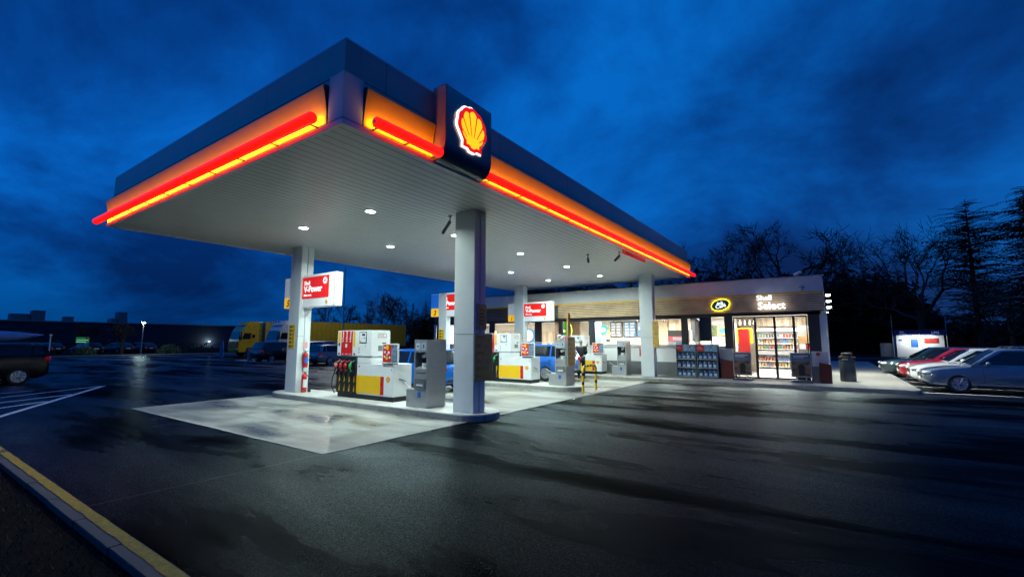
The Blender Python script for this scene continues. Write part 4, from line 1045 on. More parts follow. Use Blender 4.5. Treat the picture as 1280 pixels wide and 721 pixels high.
for rx, rn in ((-5.87, 'left'), (-4.96, 'right')):
    for zi, z in enumerate((.062, .442, .822)):
        for i in range(4):
            loc = (rx + .13 + i * .2, 21.72 + .10 + rnd.uniform(-.01, .02), .13 + z)
            lb = 'blue screenwash jug standing on a shelf of the %s rack' % rn
            if firstj: j0.location = loc; j0['label'] = lb; j0['group'] = 'jugs on the left rack'; firstj = False; continue
            o = dup(j0, loc, R(rnd.uniform(-12, 12)), lb); o['group'] = 'jugs on the %s rack' % rn
def adstand(loc, label):
    t = thing('poster_board', label, 'advertising board', loc, 0, 'framed posters outside the entrance')
    b = MB(); b.prism([(-.03, 0), (.73, 0), (.70, .06), (.45, .09), (.25, .09), (0, .06)], -.22, .22, 'Y'); b.build('base', mat('blue_grey_base', (.07, .09, .12), .5), t, bevel=.01)
    b = MB(); b.tube([(.2, 0, .09), (.2, 0, .2)], .02, 8); b.tube([(.5, 0, .09), (.5, 0, .2)], .02, 8); b.build_each('leg', 'steel', t)
    b = MB(); b.box(0, -.03, .2, .70, .03, 1.16); f = b.build('frame', 'steel', t, bevel=.006)
    b = MB(); b.box(.04, -.036, .24, .66, -.0305, 1.12); p = b.build('poster', mat('poster_sky', (.10, .13, .2), .4, var=.5, scale=3), f)
    b = MB(); b.box(.04, -.04, .24, .66, -.0365, .80); p2 = b.build('poster_picture', mat('poster_goods', (.14, .09, .06), .4, var=.95, scale=9), f)
    b = MB(); b.ell((.36, -.042, .58), (.11, .004, .13), nu=14); b.box(.26, -.046, .28, .46, -.0405, .56); b.build('poster_figure', 'black', f)
    b = MB(); b.box(.1, -.04, 1.02, .6, -.0365, 1.045); b.box(.1, -.04, .96, .45, -.0365, .98); b.build('printed_line', 'white', f)
    return t
a0 = adstand((-3.45, 21.45, .13), 'framed poster on a base left of the glass doors')
dup(a0, (-1.36, 21.5, .13), label='framed poster on a base right of the glass doors')
b = MB(); b.prism([(0, 0), (.52, 0), (.52, .75), (0, .82)], 0, .4, 'Y'); o = b.build('dark_red_bin', mat('dark_red_bin', (.10, .012, .008), .45), bevel=.015); o.location = (-4.02, 21.85, .13); tag(o, 'dark red bin between the racks and the left poster', 'bin')
b = MB(); b.box(0, 0, .76, .5, .4, 1.28); o = b.build('steel_letterbox', mat('pale_steel', (.35, .38, .42), .35, metal=.5), bevel=.01); o.location = (-4.05, 22.05, .13); tag(o, 'pale steel box on the wall above the dark red bin', 'box')
t = thing('utility_cabinet', 'white over grey cabinet at the right corner of the shop front', 'cabinet', (-.66, 21.95, .13))
b = MB(); b.box(0, 0, .62, .55, .5, 1.2); c = b.build('upper_box', mat('offwhite', (.42, .44, .5), .4), t, bevel=.008); b = MB(); b.box(0, 0.01, 0, .55, .49, .618); b.build('lower_box', 'grey', t)
b = MB(); b.box(.16, -.008, 1.04, .29, -.0005, 1.16); b.build('fire_sticker', 'red', c)
o = dup(bpy.data.objects['dark_red_bin'], (-.42, 21.62, .13), label='dark red bin in front of the white cabinet at the shop corner', scale=(.75, .6, .95))
t = thing('litter_bin', 'round grey steel litter bin with domed lid on the pavement right of the shop', 'litter bin', (.5, 23.1, .13))
b = MB(); b.lathe([(.25, 0), (.27, .05), (.27, .85), (.26, .87)], 24); b.build('bin_body', mat('bin_steel', (.05, .065, .08), .4, metal=.4), t, smooth=True)
b = MB(); b.lathe([(.285, .93), (.285, .99), (.25, 1.0)], 24); b.lathe([(.17, 1.0), (.19, 1.12), (.17, 1.15)], 20); b.build('lid', 'black', t, smooth=True)
b = MB(); 
for a in (0, 90, 180, 270): b.tube([(.24 * math.cos(R(a)), .24 * math.sin(R(a)), .86), (.24 * math.cos(R(a)), .24 * math.sin(R(a)), .94)], .015, 6)
b.build('lid_post', 'black', t)
b = MB(); b.box(-.16, -.292, .86, .02, -.27, .92); b.build('plate', mat('beige_plate', (.5, .45, .25), .5), t)
t = thing('fire_extinguisher', 'red extinguisher on the white shop wall left of the far right column', 'fire extinguisher', (-7.75, FY - .08, 1.0))
b = MB(); b.lathe([(.07, 0), (.075, .03), (.075, .42), (.03, .5)], 14); b.build('cylinder', 'redp', t, smooth=True)
b = MB(); b.lathe([(.02, .5), (.02, .56)], 8); b.tube([(0, 0, .55), (.08, -.02, .5), (.09, -.02, .2)], .01, 6); b.build('valve', 'black', t)

# ------------------------------------------------------------------ vehicles
def lerp(a, b, t): return a + (b - a) * t
def interp(tab, t):
    for i in range(len(tab) - 1):
        if t <= tab[i + 1][0]: 
            u = (t - tab[i][0]) / (tab[i + 1][0] - tab[i][0]); return lerp(tab[i][1], tab[i + 1][1], u)
    return tab[-1][1]
def make_car(label, loc, rz, paint, Ln=4.4, W=1.76, H=1.47, kind='hatch', wh=.31, group=None, detail=True, plate='', rails=False, name='parked_car', zf=None):
    """+x is the nose"""
    t = thing(name, label, 'car', loc, rz, group)
    hood = {'hatch': .92, 'wagon': .90, 'suv': 1.02, 'van': 1.12}[kind]; belt = hood + .04; k = hood / .92
    hw = W / 2
    top = [(0, .60 * k), (.012, .70 * k), (.05, .78 * k), (.14, .86 * k), (.27, hood), (.3, hood + .01), (.6, belt), (.9, belt + .02), (.97, belt), (.988, belt - .1), (1, .70 * k)]
    bot = [(0, .36), (.02, .24), (.07, .19), (.93, .19), (.98, .27), (1, .36)]
    wid = [(0, .70), (.012, .80), (.04, .90), (.10, .97), (.2, 1), (.8, 1), (.92, .97), (.97, .91), (.99, .85), (1, .78)]
    if kind in ('suv', 'van'): bot = [(a, c + .05) for a, c in bot]
    xs = [0, .012, .03, .05, .08, .12, .17, .22, .27, .31, .38, .46, .54, .62, .70, .77, .84, .90, .94, .97, .988, 1]
    vs = []; fs = []
    ring = None
    for s_ in xs:
        x = Ln / 2 - s_ * Ln; zt = interp(top, s_); zb = interp(bot, s_); w = interp(wid, s_) * hw
        half = [(0, zb), (w * .82, zb), (w * .96, zb + .05), (w * .995, zb + .16), (w, lerp(zb, zt, .48)), (w * .992, lerp(zb, zt, .62)), (w * .975, zt - .10), (w * .945, zt - .03), (w * .85, zt), (w * .45, zt + .015), (0, zt + .02)]
        rg = [(x, y, z) for y, z in half] + [(x, -y, z) for y, z in half[-2:0:-1]]
        ring = len(rg); vs += rg
    n = len(xs)
    for i in range(n - 1):
        for j in range(ring): fs.append((i * ring + j, i * ring + (j + 1) % ring, (i + 1) * ring + (j + 1) % ring, (i + 1) * ring + j))
    fs.append(tuple(range(ring))); fs.append(tuple((n - 1) * ring + j for j in range(ring))[::-1])
    b = MB(); b.add(vs, fs); lower = b.build('body', paint, t, smooth=True)
    wx = [Ln / 2 - .185 * Ln - .02, -Ln / 2 + .19 * Ln + .02]
    # wheel arches
    cut = MB()
    for x in wx:
        for s_ in (1, -1): cut.lathe([(wh + .055, -.16), (wh + .055, .16)], 28, axis='Y', c=(x, s_ * (hw - .02), wh + .01))
    cu = cut.build('cut', 'black')
    md = lower.modifiers.new('b', 'BOOLEAN'); md.object = cu; md.operation = 'DIFFERENCE'; md.solver = 'EXACT'
    dg = bpy.context.evaluated_depsgraph_get(); dg.update(); me = bpy.data.meshes.new_from_object(lower.evaluated_get(dg)); lower.modifiers.clear(); old = lower.data; lower.data = me
    try: me.set_sharp_from_angle(angle=R(38))
    except Exception: pass
    bpy.data.objects.remove(cu)
    # greenhouse
    zb = belt - .04; zr = H - .05; yb = hw * .94; yt = hw * .76
    gx = {'hatch': (.245, .43, .86, .985), 'wagon': (.255, .42, .93, .985), 'suv': (.26, .40, .92, .985), 'van': (.17, .30, .97, .992)}[kind]
    X = [Ln / 2 - g_ * Ln for g_ in gx]
    def sec(x, h): # h 0..1
        z = lerp(zb, zr, h); y = lerp(yb, yt, h)
        if h == 0: return [(x, yb, zb), (x, yb * .97, zb), (x, yb * .6, zb), (x, 0, zb)]
        return [(x, yb, zb), (x, y, z), (x, y * .9, z + .035), (x, 0, z + .05)]
    secs = [(X[0], 0), (lerp(X[0], X[1], .5), .52), (lerp(X[0], X[1], .85), .86), (X[1], .96), (lerp(X[1], X[2], .3), 1), (lerp(X[1], X[2], .7), .99), (X[2], .93), (lerp(X[2], X[3], .5), .55), (X[3], 0)]
    vs = []; fs = []
    for x, h in secs:
        q = sec(x, h); vs += q + [(a, -c, d) for a, c, d in q[-2::-1]]
    m_ = 7
    for i in range(len(secs) - 1):
        for j in range(m_ - 1): fs.append((i * m_ + j, i * m_ + j + 1, (i + 1) * m_ + j + 1, (i + 1) * m_ + j))
    b = MB(); b.add(vs, fs); cab = b.build('cabin', paint, t, smooth=True)
    # glass: side panes on the slanted side plane
    def sy(z): return lerp(yb, yt, (z - zb) / (zr - zb)) + .006
    z0, z1 = zb + .06, zr - .055
    def ax(z, a, c): return lerp(a, c, (z - zb) / (zr - zb) / .95)
    fx = lambda z: ax(z, X[0], X[1]) - .10
    rx = lambda z: ax(z, X[3], X[2]) + .10
    B = lerp(X[1], X[2], .42) ; C2 = lerp(X[1], X[2], .86 if kind in ('wagon', 'suv', 'van') else .93)
    b = MB()
    for sgn in (1, -1):
        pcs = [(fx(z0), fx(z1), B + .035, B + .035), (B - .035, B - .035, C2, C2), (C2 - .07, C2 - .07, rx(z0) + .06, rx(z1) + .06)]
        for a0_, a1_, c0_, c1_ in pcs:
            if a0_ - c0_ < .12: continue
            if c1_ > a1_: c1_ = a1_
            pts = [(a0_, z0), (a1_, z1), (c1_, z1), (c0_, z0)]
            b.add([(x, sgn * sy(z), z) for x, z in pts], [(0, 1, 2, 3)])
    b.build_each('side_window', 'cglass', t)
    def screen(a, c, name, mg=.1):
        b = MB(); nx = 6; V = []; F = []
        lo, hi = (.07, .90)
        for i in range(nx + 1):
            u = i / nx
            for s_ in (lo, (lo + hi) / 2, hi):
                # walk along secs profile
                x = lerp(a, c, s_); h = s_ * .96; z = lerp(zb, zr, h) + .04; y = (lerp(yb, yt, h) - mg) * (2 * u - 1)
                curve = .03 * (1 - (2 * u - 1) ** 2)
                d = 1 if a > c else -1
                V.append((x + d * (.035 + curve * .5), y, z + .0 + curve * .3))
        for i in range(nx):
            for j in range(2): F.append((i * 3 + j, i * 3 + j + 1, (i + 1) * 3 + j + 1, (i + 1) * 3 + j))
        b.add(V, F); b.build(name, 'cglass', t, smooth='all')
    screen(X[0], X[1], 'windscreen'); screen(X[3], X[2], 'rear_window', .14)
    # wheels
    for x in wx:
        for s_ in (1, -1):
            yo = s_ * (hw - .10)
            w_ = MB(); w_.lathe([(wh * .66, -.095), (wh * .93, -.10), (wh, -.07), (wh, .07), (wh * .93, .10), (wh * .66, .095)], 26, axis='Y', c=(0, 0, 0)); wl_ = w_.build('wheel', 'rubber', t, smooth=True, loc=(x, yo, wh))
            r_ = MB(); oy_ = s_ * .085
            r_.lathe([(wh * .68, oy_ + s_ * .014), (wh * .60, oy_), (wh * .60, oy_ - s_ * .05)], 24, axis='Y')
            for a in range(9):
                an = 2 * PI * a / 9; r_.tube([(math.cos(an) * wh * .12, oy_ + s_ * .012, math.sin(an) * wh * .12), (math.cos(an) * wh * .64, oy_ + s_ * .006, math.sin(an) * wh * .64)], [.022, .028], 5)
            r_.lathe([(wh * .17, oy_), (wh * .15, oy_ + s_ * .03)], 12, axis='Y'); r_.build('rim', 'rim', wl_)
            if not detail: continue
            r_ = MB(); r_.lathe([(wh * .6, oy_ - s_ * .02), (wh * .6, oy_ - s_ * .018)], 20, axis='Y'); r_.build('brake_disc', 'black', wl_)
    kz = k
    for s_ in (1, -1):
        b = MB(); b.ell((Ln / 2 - .15, s_ * hw * .74, .66 * kz), (.17, hw * .20, .075)); b.build('headlight', 'clear', t, smooth=True)
        b = MB(); b.ell((-Ln / 2 + .10, s_ * hw * .82, belt - .14), (.13, hw * .16, .10)); b.build('tail_light', mat('tail_red', (.4, .01, .01), .15, emit=(.5, .01, .01), es=.12), t, smooth=True)
        b = MB(); b.ell((X[0] - .42, s_ * (hw + .07), belt + .06), (.07, .10, .065)); b.tube([(X[0] - .42, s_ * (hw - .04), belt), (X[0] - .42, s_ * (hw + .05), belt + .05)], .02, 6); b.build('mirror', paint, t, smooth=True)
    b = MB(); b.box(Ln / 2 - .06, -hw * .42, .50 * kz, Ln / 2 + .012, hw * .42, .63 * kz); g_ = b.build('grille', 'black', t, bevel=.01)
    b = MB(); b.box(Ln / 2 - .06, -hw * .6, .30 * kz, Ln / 2 + .006, hw * .6, .40 * kz); b.build('lower_grille', 'black', t, bevel=.01)
    b = MB(); b.box(Ln / 2 + .005, -.26, .41 * kz, Ln / 2 + .02, .26, .50 * kz); b.build('number_plate', 'white', t)
    b = MB(); b.box(-Ln / 2 - .014, -.26, .66 * kz, -Ln / 2 + .03, .26, .77 * kz); b.build('number_plate', 'white', t)
    b = MB(); b.box(-Ln / 2 - .008, -hw * .7, .34, -Ln / 2 + .08, hw * .7, .44); b.build('rear_bumper_insert', 'black', t, bevel=.01)
    for s_ in (1, -1):
        b = MB()
        for x in (B - .02 + .12, C2 + .05): b.box(x - .2 + .02, s_ * (hw - .02), belt - .16, x - .02, s_ * (hw + .015), belt - .13)
        b.build('door_handle', paint, t, bevel=.004)
        b = MB(); 
        for x in (fx(z0) + .18 if False else X[0] - .30, B, C2 - .03): b.box(x - .004, s_ * (hw * .995), .34, x + .004, s_ * (hw * .995 + .004), belt - .12)
        b.build_each('door_gap', 'black', t)
        b = MB(); b.box(wx[1] + wh + .1, s_ * (hw - .06), .19, wx[0] - wh - .1, s_ * (hw + .004), .27); b.build('sill_trim', 'black', t)
    if rails:
        for s_ in (1, -1):
            b = MB(); b.tube([(X[1] - .15, s_ * yt * .86, H - .02), (X[1] - .3, s_ * yt * .86, H + .045), (X[2] + .25, s_ * yt * .86, H + .045), (X[2] + .1, s_ * yt * .86, H - .02)], .016, 6); b.build('roof_rail', 'steel', t)
    return t
def paint(n, c, metal=.4):
    m = mat(n, c, .3, metal=metal, var=0, coat=1); return m
P_blue = paint('bright_blue_paint', (.012, .15, .62)); P_grey = paint('blue_grey_paint', (.19, .24, .30), .35); P_white = paint('white_paint', (.6, .62, .64), 0)
P_red = paint('red_car_paint', (.42, .008, .02), 0); P_green = paint('dark_green_paint', (.02, .05, .055)); P_black = paint('black_paint', (.008, .009, .012), 0); P_jet = mat('jet_black_paint', (.003, .003, .004), .3, var=0, coat=.1, spec=.3); P_silver = paint('silver_paint', (.24, .28, .32))
PG = 'cars parked at the right beside the shop'
make_car('bright blue hatchback fuelling behind the nearest pump island', (-12.9, 12.25, .008), PI, P_blue, 4.4, 1.78, 1.47, 'hatch', name='fuelling_car')
make_car('bright blue estate with roof rails fuelling between middle island and shop', (-11.75, 18.35, .008), PI, P_blue, 4.65, 1.82, 1.62, 'suv', wh=.34, name='fuelling_car', rails=True)
make_car('blue grey estate with roof rails, nearest of the right hand row', (4.95, 22.35, .004), PI, P_grey, 4.7, 1.78, 1.50, 'wagon', group=PG, rails=True)
make_car('white hatchback half hidden behind the blue grey estate', (4.75, 24.85, .004), PI, P_white, 4.4, 1.76, 1.48, 'hatch', group=PG)
make_car('bright red hatchback between the white and the dark green car', (4.6, 27.35, .004), PI, P_red, 4.3, 1.78, 1.46, 'hatch', group=PG)
make_car('dark green saloon, farthest of the right hand row', (4.4, 30.3, .004), PI, P_green, 4.8, 1.82, 1.46, 'wagon', group=PG, wh=.33)
make_car('silver estate parked beyond the front left column', (-31.6, 21.8, .004), R(95), P_silver, 4.6, 1.8, 1.48, 'wagon', name='parked_car', group='cars parked by the trucks', rails=True)
make_car('silver off-roader behind the silver estate near the white truck', (-36.0, 23.4, .004), R(95), P_silver, 4.6, 1.85, 1.75, 'suv', wh=.35, group='cars parked by the trucks')
make_car('black car beside the white truck cab', (-38.3, 20.9, .004), R(95), P_black, 4.3, 1.8, 1.7, 'suv', group='cars parked by the trucks')
sv = make_car('black people carrier with a kayak on its roof at the far left', (-27.5, 2.5, .004), -PI / 2 + R(3), P_jet, 4.7, 1.85, 1.62, 'van', wh=.34, name='black_car', rails=True)
t = thing('roof_kayak', 'long blue kayak tied on the roof of the black people carrier', 'kayak', (-27.3, 2.5, 1.92), PI / 2 + R(3))
b = MB(); b.tube([(-2.6, 0, .02), (-1.8, 0, .0), (-.8, 0, 0), (.4, 0, 0), (1.5, 0, .03), (2.2, 0, .08)], [.05, .2, .27, .27, .17, .02], 14); b.build('hull', mat('kayak_blue', (.3, .42, .65), .4), t, smooth=True)
b = MB(); b.box(-1.2, -.6, -.12, -1.15, .6, -.06); b.box(.7, -.6, -.12, .75, .6, -.06); b.build_each('roof_bar', 'black', t)
# far cars, dark silhouettes by the warehouse
fc = make_car('dark car parked in the far row by the warehouse', (-84, 22, 0), R(200), P_black, 4.4, 1.78, 1.5, 'hatch', detail=False, group='dark cars in the far row')
fl_ = [((-83.5, 18.6), 195, P_silver), ((-87, 15.2), 205, None), ((-90, 10.5), 190, None), ((-85, 25.0), 200, None), ((-90.5, 7.0), 190, None)]
for (p, a, _) in fl_: dup(fc, (*p, 0), R(a))

# trucks --------------------------------------------------------------
def make_truck(label, loc, cabm, scania=True, trailer_len=13.6):
    """nose toward -Y, near side = +X"""
    t = thing('parked_truck', label, 'truck', loc, 0, 'trucks parked beyond the pumps'); w = 1.25
    # cab side profile in (y, z)
    pf = [(.10, .45), (.0, .75), (.02, 1.5), (.12, 1.95), (.38, 2.9), (.75, 3.45), (1.3, 3.75), (2.2, 3.85), (2.3, 3.8), (2.3, 1.2), (1.9, 1.2), (1.75, .95), (.95, .95), (.9, .45)]
    b = MB(); b.prism(pf, -w + .05, w - .05, 'X'); cab = b.build('cab', cabm, t, bevel=.05)
    b = MB(); b.box(w - .051, .62, 1.95, w - .035, 1.35, 2.65); b.prism([(.42, 2.0), (.62, 2.65), (.70, 2.65), (.70, 1.95)], w - .052, w - .034, 'X'); b.box(w - .05, 1.5, 2.1, w - .036, 1.8, 2.5); b.build('side_window', 'cglass', cab)
    b = MB(); b.quad((-w + .2, .09, 1.98), (w - .2, .09, 1.98), (w - .25, .35, 2.85), (-w + .25, .35, 2.85)); o = b.build('windscreen', 'cglass', cab); o.location = (0, -.03, 0)
    b = MB(); b.box(w - .02, .18, 1.9, w + .14, .32, 2.75); b.tube([(w - .1, .4, 2.7), (w + .05, .27, 2.7)], .02, 6); b.build('mirror', 'black', cab, bevel=.02)
    b = MB(); b.box(w - .05, .62, 1.3, w - .04, .625, 2.0); b.box(w - .05, 1.4, 1.25, w - .04, 1.41, 2.7); b.box(w - .05, 1.2, 1.62, w - .03, 1.35, 1.67); b.build_each('door_gap', 'black', cab)
    b = MB(); b.box(w - .45, -.02, .75, w - .1, .06, .95); b.build('headlight', 'clear', cab)
    b = MB(); b.box(-w + .2, -.015, 1.0, w - .2, .04, 1.7); b.build('grille', 'black', cab)
    b = MB(); b.prism([(.7, 3.50), (1.2, 4.0), (2.2, 3.98), (2.2, 3.8)], -w + .2, w - .2, 'X'); b.build('roof_spoiler', cabm, cab, bevel=.03)
    if not scania:
        b = MB(); b.tube([(-w + .2, .45, 3.75), (w - .2, .45, 3.75)], .03, 8)
        for x in (-.8, -.3, .3, .8): b.lathe([(.1, 0), (.09, -.08)], 12, axis='Y', c=(x, .45, 3.86))
        b.build('light_bar', 'chrome', cab)
    b = MB(); b.box(-.5, 2.2, .6, .5, 6.5, .95); b.box(w - .35, 2.5, .5, w - .05, 3.6, 1.05); b.box(-.45, 6.5, .85, .45, 3.0 + trailer_len, 1.1); b.build('chassis', 'black', t)
    y0 = 2.95
    b = MB(); b.box(-w, y0, 1.15, w, y0 + trailer_len, 3.95); tr = b.build('trailer', 'curtain', t)
    b = MB(); b.box(-w - .01, y0 - .02, 3.92, w + .01, y0 + trailer_len + .02, 4.0); b.box(-w - .01, y0 - .02, 1.08, w + .01, y0 + trailer_len + .02, 1.18)
    for yy in (y0 - .02, y0 + trailer_len - .06): b.box(w - .06, yy, 1.18, w + .012, yy + .08, 3.92)
    b.build('trailer_frame', 'steel', tr)
    b = MB()
    for i in range(20): b.box(w + .001, y0 + .35 + i * .66, 1.2, w + .012, y0 + .39 + i * .66, 1.55)
    b.build('strap', 'black', tr)
    b = MB(); b.box(w - .1, y0 + 4.5, .5, w - .05, y0 + 8.3, 1.0); b.build('side_guard', 'steel', tr)
    for yy in (1.4, 4.9, y0 + 9.2, y0 + 10.5, y0 + 11.8):
        for s_ in (1, -1):
            c = MB(); c.lathe([(.3, -.15), (.48, -.16), (.51, -.1), (.51, .1), (.48, .16), (.3, .15)], 24, axis='X'); wl_ = c.build('wheel', 'rubber', t, smooth=True, loc=(s_ * (w - .18), yy, .51))
            c = MB(); c.lathe([(.3, s_ * .14), (.28, s_ * .06), (.12, s_ * .05), (.1, s_ * .13)], 18, axis='X'); c.build('rim', 'steel', wl_, smooth=True)
    return t
make_truck('white cab articulated truck with long yellow curtain trailer, nearer of the two', (-50.6, 26.4, 0), 'cabwhite', False, 15.5)
make_truck('yellow cab articulated truck with yellow trailer behind the white cab', (-56.0, 25.0, 0), 'cabyellow', True)

# ------------------------------------------------------------------ person
def make_person():
    t = thing('person', 'person in dark jacket with grey hair standing by the farthest pump', 'person', (-9.72, 19.75, .008), R(115))
    J = {'pel': (0, 0, .95), 'sp': (0.0, 0, 1.15), 'ch': (.02, 0, 1.36), 'nk': (.03, 0, 1.50), 'h0': (.05, 0, 1.58), 'h1': (.06, 0, 1.70),
         'shl': (.02, .19, 1.43), 'ell': (.06, .26, 1.18), 'wrl': (.26, .20, 1.08), 'hal': (.34, .18, 1.07),
         'shr': (.02, -.19, 1.43), 'elr': (.10, -.25, 1.18), 'wrr': (.32, -.16, 1.12), 'har': (.40, -.15, 1.12),
         'hil': (0, .10, .90), 'knl': (.03, .11, .50), 'anl': (0, .11, .09), 'tol': (.14, .12, .04),
         'hir': (0, -.10, .90), 'knr': (.02, -.12, .50), 'anr': (-.03, -.12, .09), 'tor': (.11, -.13, .04)}
    Rr = {'pel': .145, 'sp': .14, 'ch': .16, 'nk': .06, 'h0': .075, 'h1': .085, 'shl': .075, 'ell': .055, 'wrl': .035, 'hal': .032, 'shr': .075, 'elr': .055, 'wrr': .035, 'har': .032, 'hil': .10, 'knl': .07, 'anl': .05, 'tol': .04, 'hir': .10, 'knr': .07, 'anr': .05, 'tor': .04}
    E_ = [('pel', 'sp'), ('sp', 'ch'), ('ch', 'nk'), ('nk', 'h0'), ('h0', 'h1'), ('ch', 'shl'), ('shl', 'ell'), ('ell', 'wrl'), ('wrl', 'hal'), ('ch', 'shr'), ('shr', 'elr'), ('elr', 'wrr'), ('wrr', 'har'), ('pel', 'hil'), ('hil', 'knl'), ('knl', 'anl'), ('anl', 'tol'), ('pel', 'hir'), ('hir', 'knr'), ('knr', 'anr'), ('anr', 'tor')]
    def skin(names, edges, name, m, extra=0, sub=1):
        me = bpy.data.meshes.new(name); idx = {k: i for i, k in enumerate(names)}
        me.from_pydata([J[k] for k in names], [(idx[a], idx[b]) for a, b in edges], [])
        o = bpy.data.objects.new(name, me); col.objects.link(o)
        md = o.modifiers.new('s', 'SKIN'); md.use_smooth_shade = True
        for i, k in enumerate(names): r = Rr[k] + extra; me.skin_vertices[0].data[i].radius = (r, r)
        me.skin_vertices[0].data[0].use_root = True
        if sub: s2 = o.modifiers.new('u', 'SUBSURF'); s2.levels = s2.render_levels = 2
        dg = bpy.context.evaluated_depsgraph_get(); m2 = bpy.data.meshes.new_from_object(o.evaluated_get(dg)); o.modifiers.clear(); o.data = m2
        m2.materials.clear(); m2.materials.append(M[m]); o.parent = t; o.name = name
        return o
    skin(list(J), E_, 'body', 'skin')
    jk = ['pel', 'sp', 'ch', 'shl', 'ell', 'wrl', 'shr', 'elr', 'wrr']
    skin(jk, [e for e in E_ if e[0] in jk and e[1] in jk], 'jacket', 'cloth', .022)
    tk = ['pel', 'hil', 'knl', 'anl', 'hir', 'knr', 'anr']
    skin(tk, [e for e in E_ if e[0] in tk and e[1] in tk], 'trousers', 'trousers', .016)
    b = MB(); b.ell((.045, 0, 1.70), (.105, .09, .085)); b.build('hair', 'hair', t, smooth=True)
    for s_ in (1, -1):
        b = MB(); b.ell((.08 if s_ > 0 else .05, s_ * .12, .045), (.14, .055, .05)); b.build('shoe', 'black', t, smooth=True)
        for q in range(5):
            hx = .34 if s_ > 0 else .40; b = MB(); a = (-.03 + q * .015)
            b.tube([(hx, s_ * .18 + a, 1.08 + (.0 if s_ > 0 else .04)), (hx + .04, s_ * .18 + a * 1.3, 1.06 + (.0 if s_ > 0 else .04)), (hx + .05, s_ * .17 + a * 1.3, 1.03 + (.0 if s_ > 0 else .04))], [.011, .010, .008], 6)
            b.build('finger', 'skin', t, smooth=True)
    return t
make_person()

# ------------------------------------------------------------------ far setting, left
wh_ = thing('warehouse', 'long dark flat roofed warehouse along the left horizon', 'building', (-149, 30, 0))
b = MB(); b.box(-40, -110, 0, 0, 60, 6.15); b.build('wall', 'warehouse', wh_)
b = MB(); b.box(-40.2, -110.2, 6.152, .15, 60.2, 6.4); b.build('roof', mat('pale_roof_edge', (.22, .24, .28), .6), wh_)
b = MB()
for (y0_, y1_, z1_, x_) in ((-6.3, -4.2, 8.5, -2), (-9.5, -4.0, 7.7, -4), (7.8, 9.0, 7.1, -2), (8.5, 11.6, 7.3, -3.5), (9.4, 11.2, 8.9, -2.5), (-.8, .8, 7.3, -2)): b.box(x_ - 3, y0_, 6.402, x_, y1_, z1_ + .3)
b.build_each('roof_unit', 'grey', wh_)
t = thing('wall_lamp', 'small white lamp glowing on the dark warehouse wall', 'lamp', (-148.9, 59.9, 1.8)); t.location = (-148.9, 59.9, 1.6)
b = MB(); b.ell((.1, 0, 0), (.12, .25, .1)); b.build('lamp_glass', emis('far_lamp', (.8, 1, .9), 14), t)
point('wall_lamp_light', (-147.9, 59.9, 1.6), 220, (.7, 1, .95), .3)
def street_lamp(loc, h, label, lit, name='street_lamp', rz=0):
    t = thing(name, label, 'street lamp', loc, rz)
    b = MB(); b.tube([(0, 0, 0), (0, 0, h)], [.07, .045], 8); b.build('pole', 'steel', t, smooth=True)
    b = MB(); b.box(-.12, -.3, h, .12, .25, h + .1); hd = b.build('lamp_head', 'grey', t, bevel=.02)
    if lit: b = MB(); b.ell((0, 0, h - .02), (.16, .2, .1)); b.build('lamp_glass', emis('lamp_lit', (.85, 1, .92), 60), hd); point('street_light', (loc[0], loc[1], h - .25), 450, (.75, 1, .9), .15)
street_lamp((-72.0, 21.3, 0), 4.1, 'lit street lamp standing alone on the left before the warehouse', True)
street_lamp((-43.6, 30.6, 0), 13, 'tall lamp pole rising behind the pumps before the trucks', True)  # lamp head hidden by the canopy, lit to brighten the trucks
bpy.data.lights['street_light.001'].energy = 2600; bpy.data.lights['street_light.001'].color = (1, .92, .75)
t = thing('traffic_bin', 'grey round bin on the small raised island left of the white truck', 'bin', (-40.3, 19.6, .1))
b = MB(); b.lathe([(.36, 0), (.36, 1.0), (.3, 1.08)], 18); b.build('bin_body', 'grey', t, smooth=True)
b = MB(); b.prism(rounded(-42.5, 19.0, -36.5, 20.6, .7), 0, .1, 'Z'); struct(b.build('traffic_island', 'kerb', bevel=.01))
t = thing('direction_sign', 'green and white lit direction sign far left beyond the parked cars', 'sign', (-83, 18, 0), R(70)); t.scale = (.75, .75, .9)
b = MB(); b.tube([(-.6, 0, 0), (-.6, 0, 2.2)], .05, 6); b.tube([(.6, 0, 0), (.6, 0, 2.2)], .05, 6); b.build_each('post', 'steel', t)
b = MB(); b.box(-.85, -.06, 1.7, .9, .06, 2.5); p = b.build('sign_panel', emis('green_sign', (.01, .22, .07), .45), t)
b = MB(); b.box(-.7, -.065, 2.06, .8, -.0605, 2.12); b.box(.4, -.065, 2.2, .85, -.0605, 2.46, 1); b.box(-.8, -.065, 1.76, .5, -.0605, 1.84); b.build('stripe', [emis('sign_stripe', (.4, .8, .5), .6), 'red'], p)
t = thing('marker_post', 'thin pale post beside the far parked cars at left', 'post', (-82.5, 14.8, 0)); b = MB(); b.tube([(0, 0, 0), (0, 0, 2.4)], .07, 8); b.box(-.12, -.12, 2.4, .12, .12, 2.6); b.build('pole', 'white', t)
t = thing('totem_sign', 'pale blue upright banner in front of the yellow truck cab', 'sign', (-53.3, 22.7, 0), R(30)); t.scale = (.6, .6, .72); b = MB(); b.prism([(-.35, 0), (.35, 0), (.4, 1.4), (.2, 2.5), (-.1, 2.5), (-.3, 1.2)], -.05, .05, 'Y'); b.build('banner', mat('banner_blue', (.12, .2, .4), .5), t)
ke = MB(); ke.box(-70, -20, 0, -66, 45, .12); struct(ke.build('far_verge', 'kerbdark'))

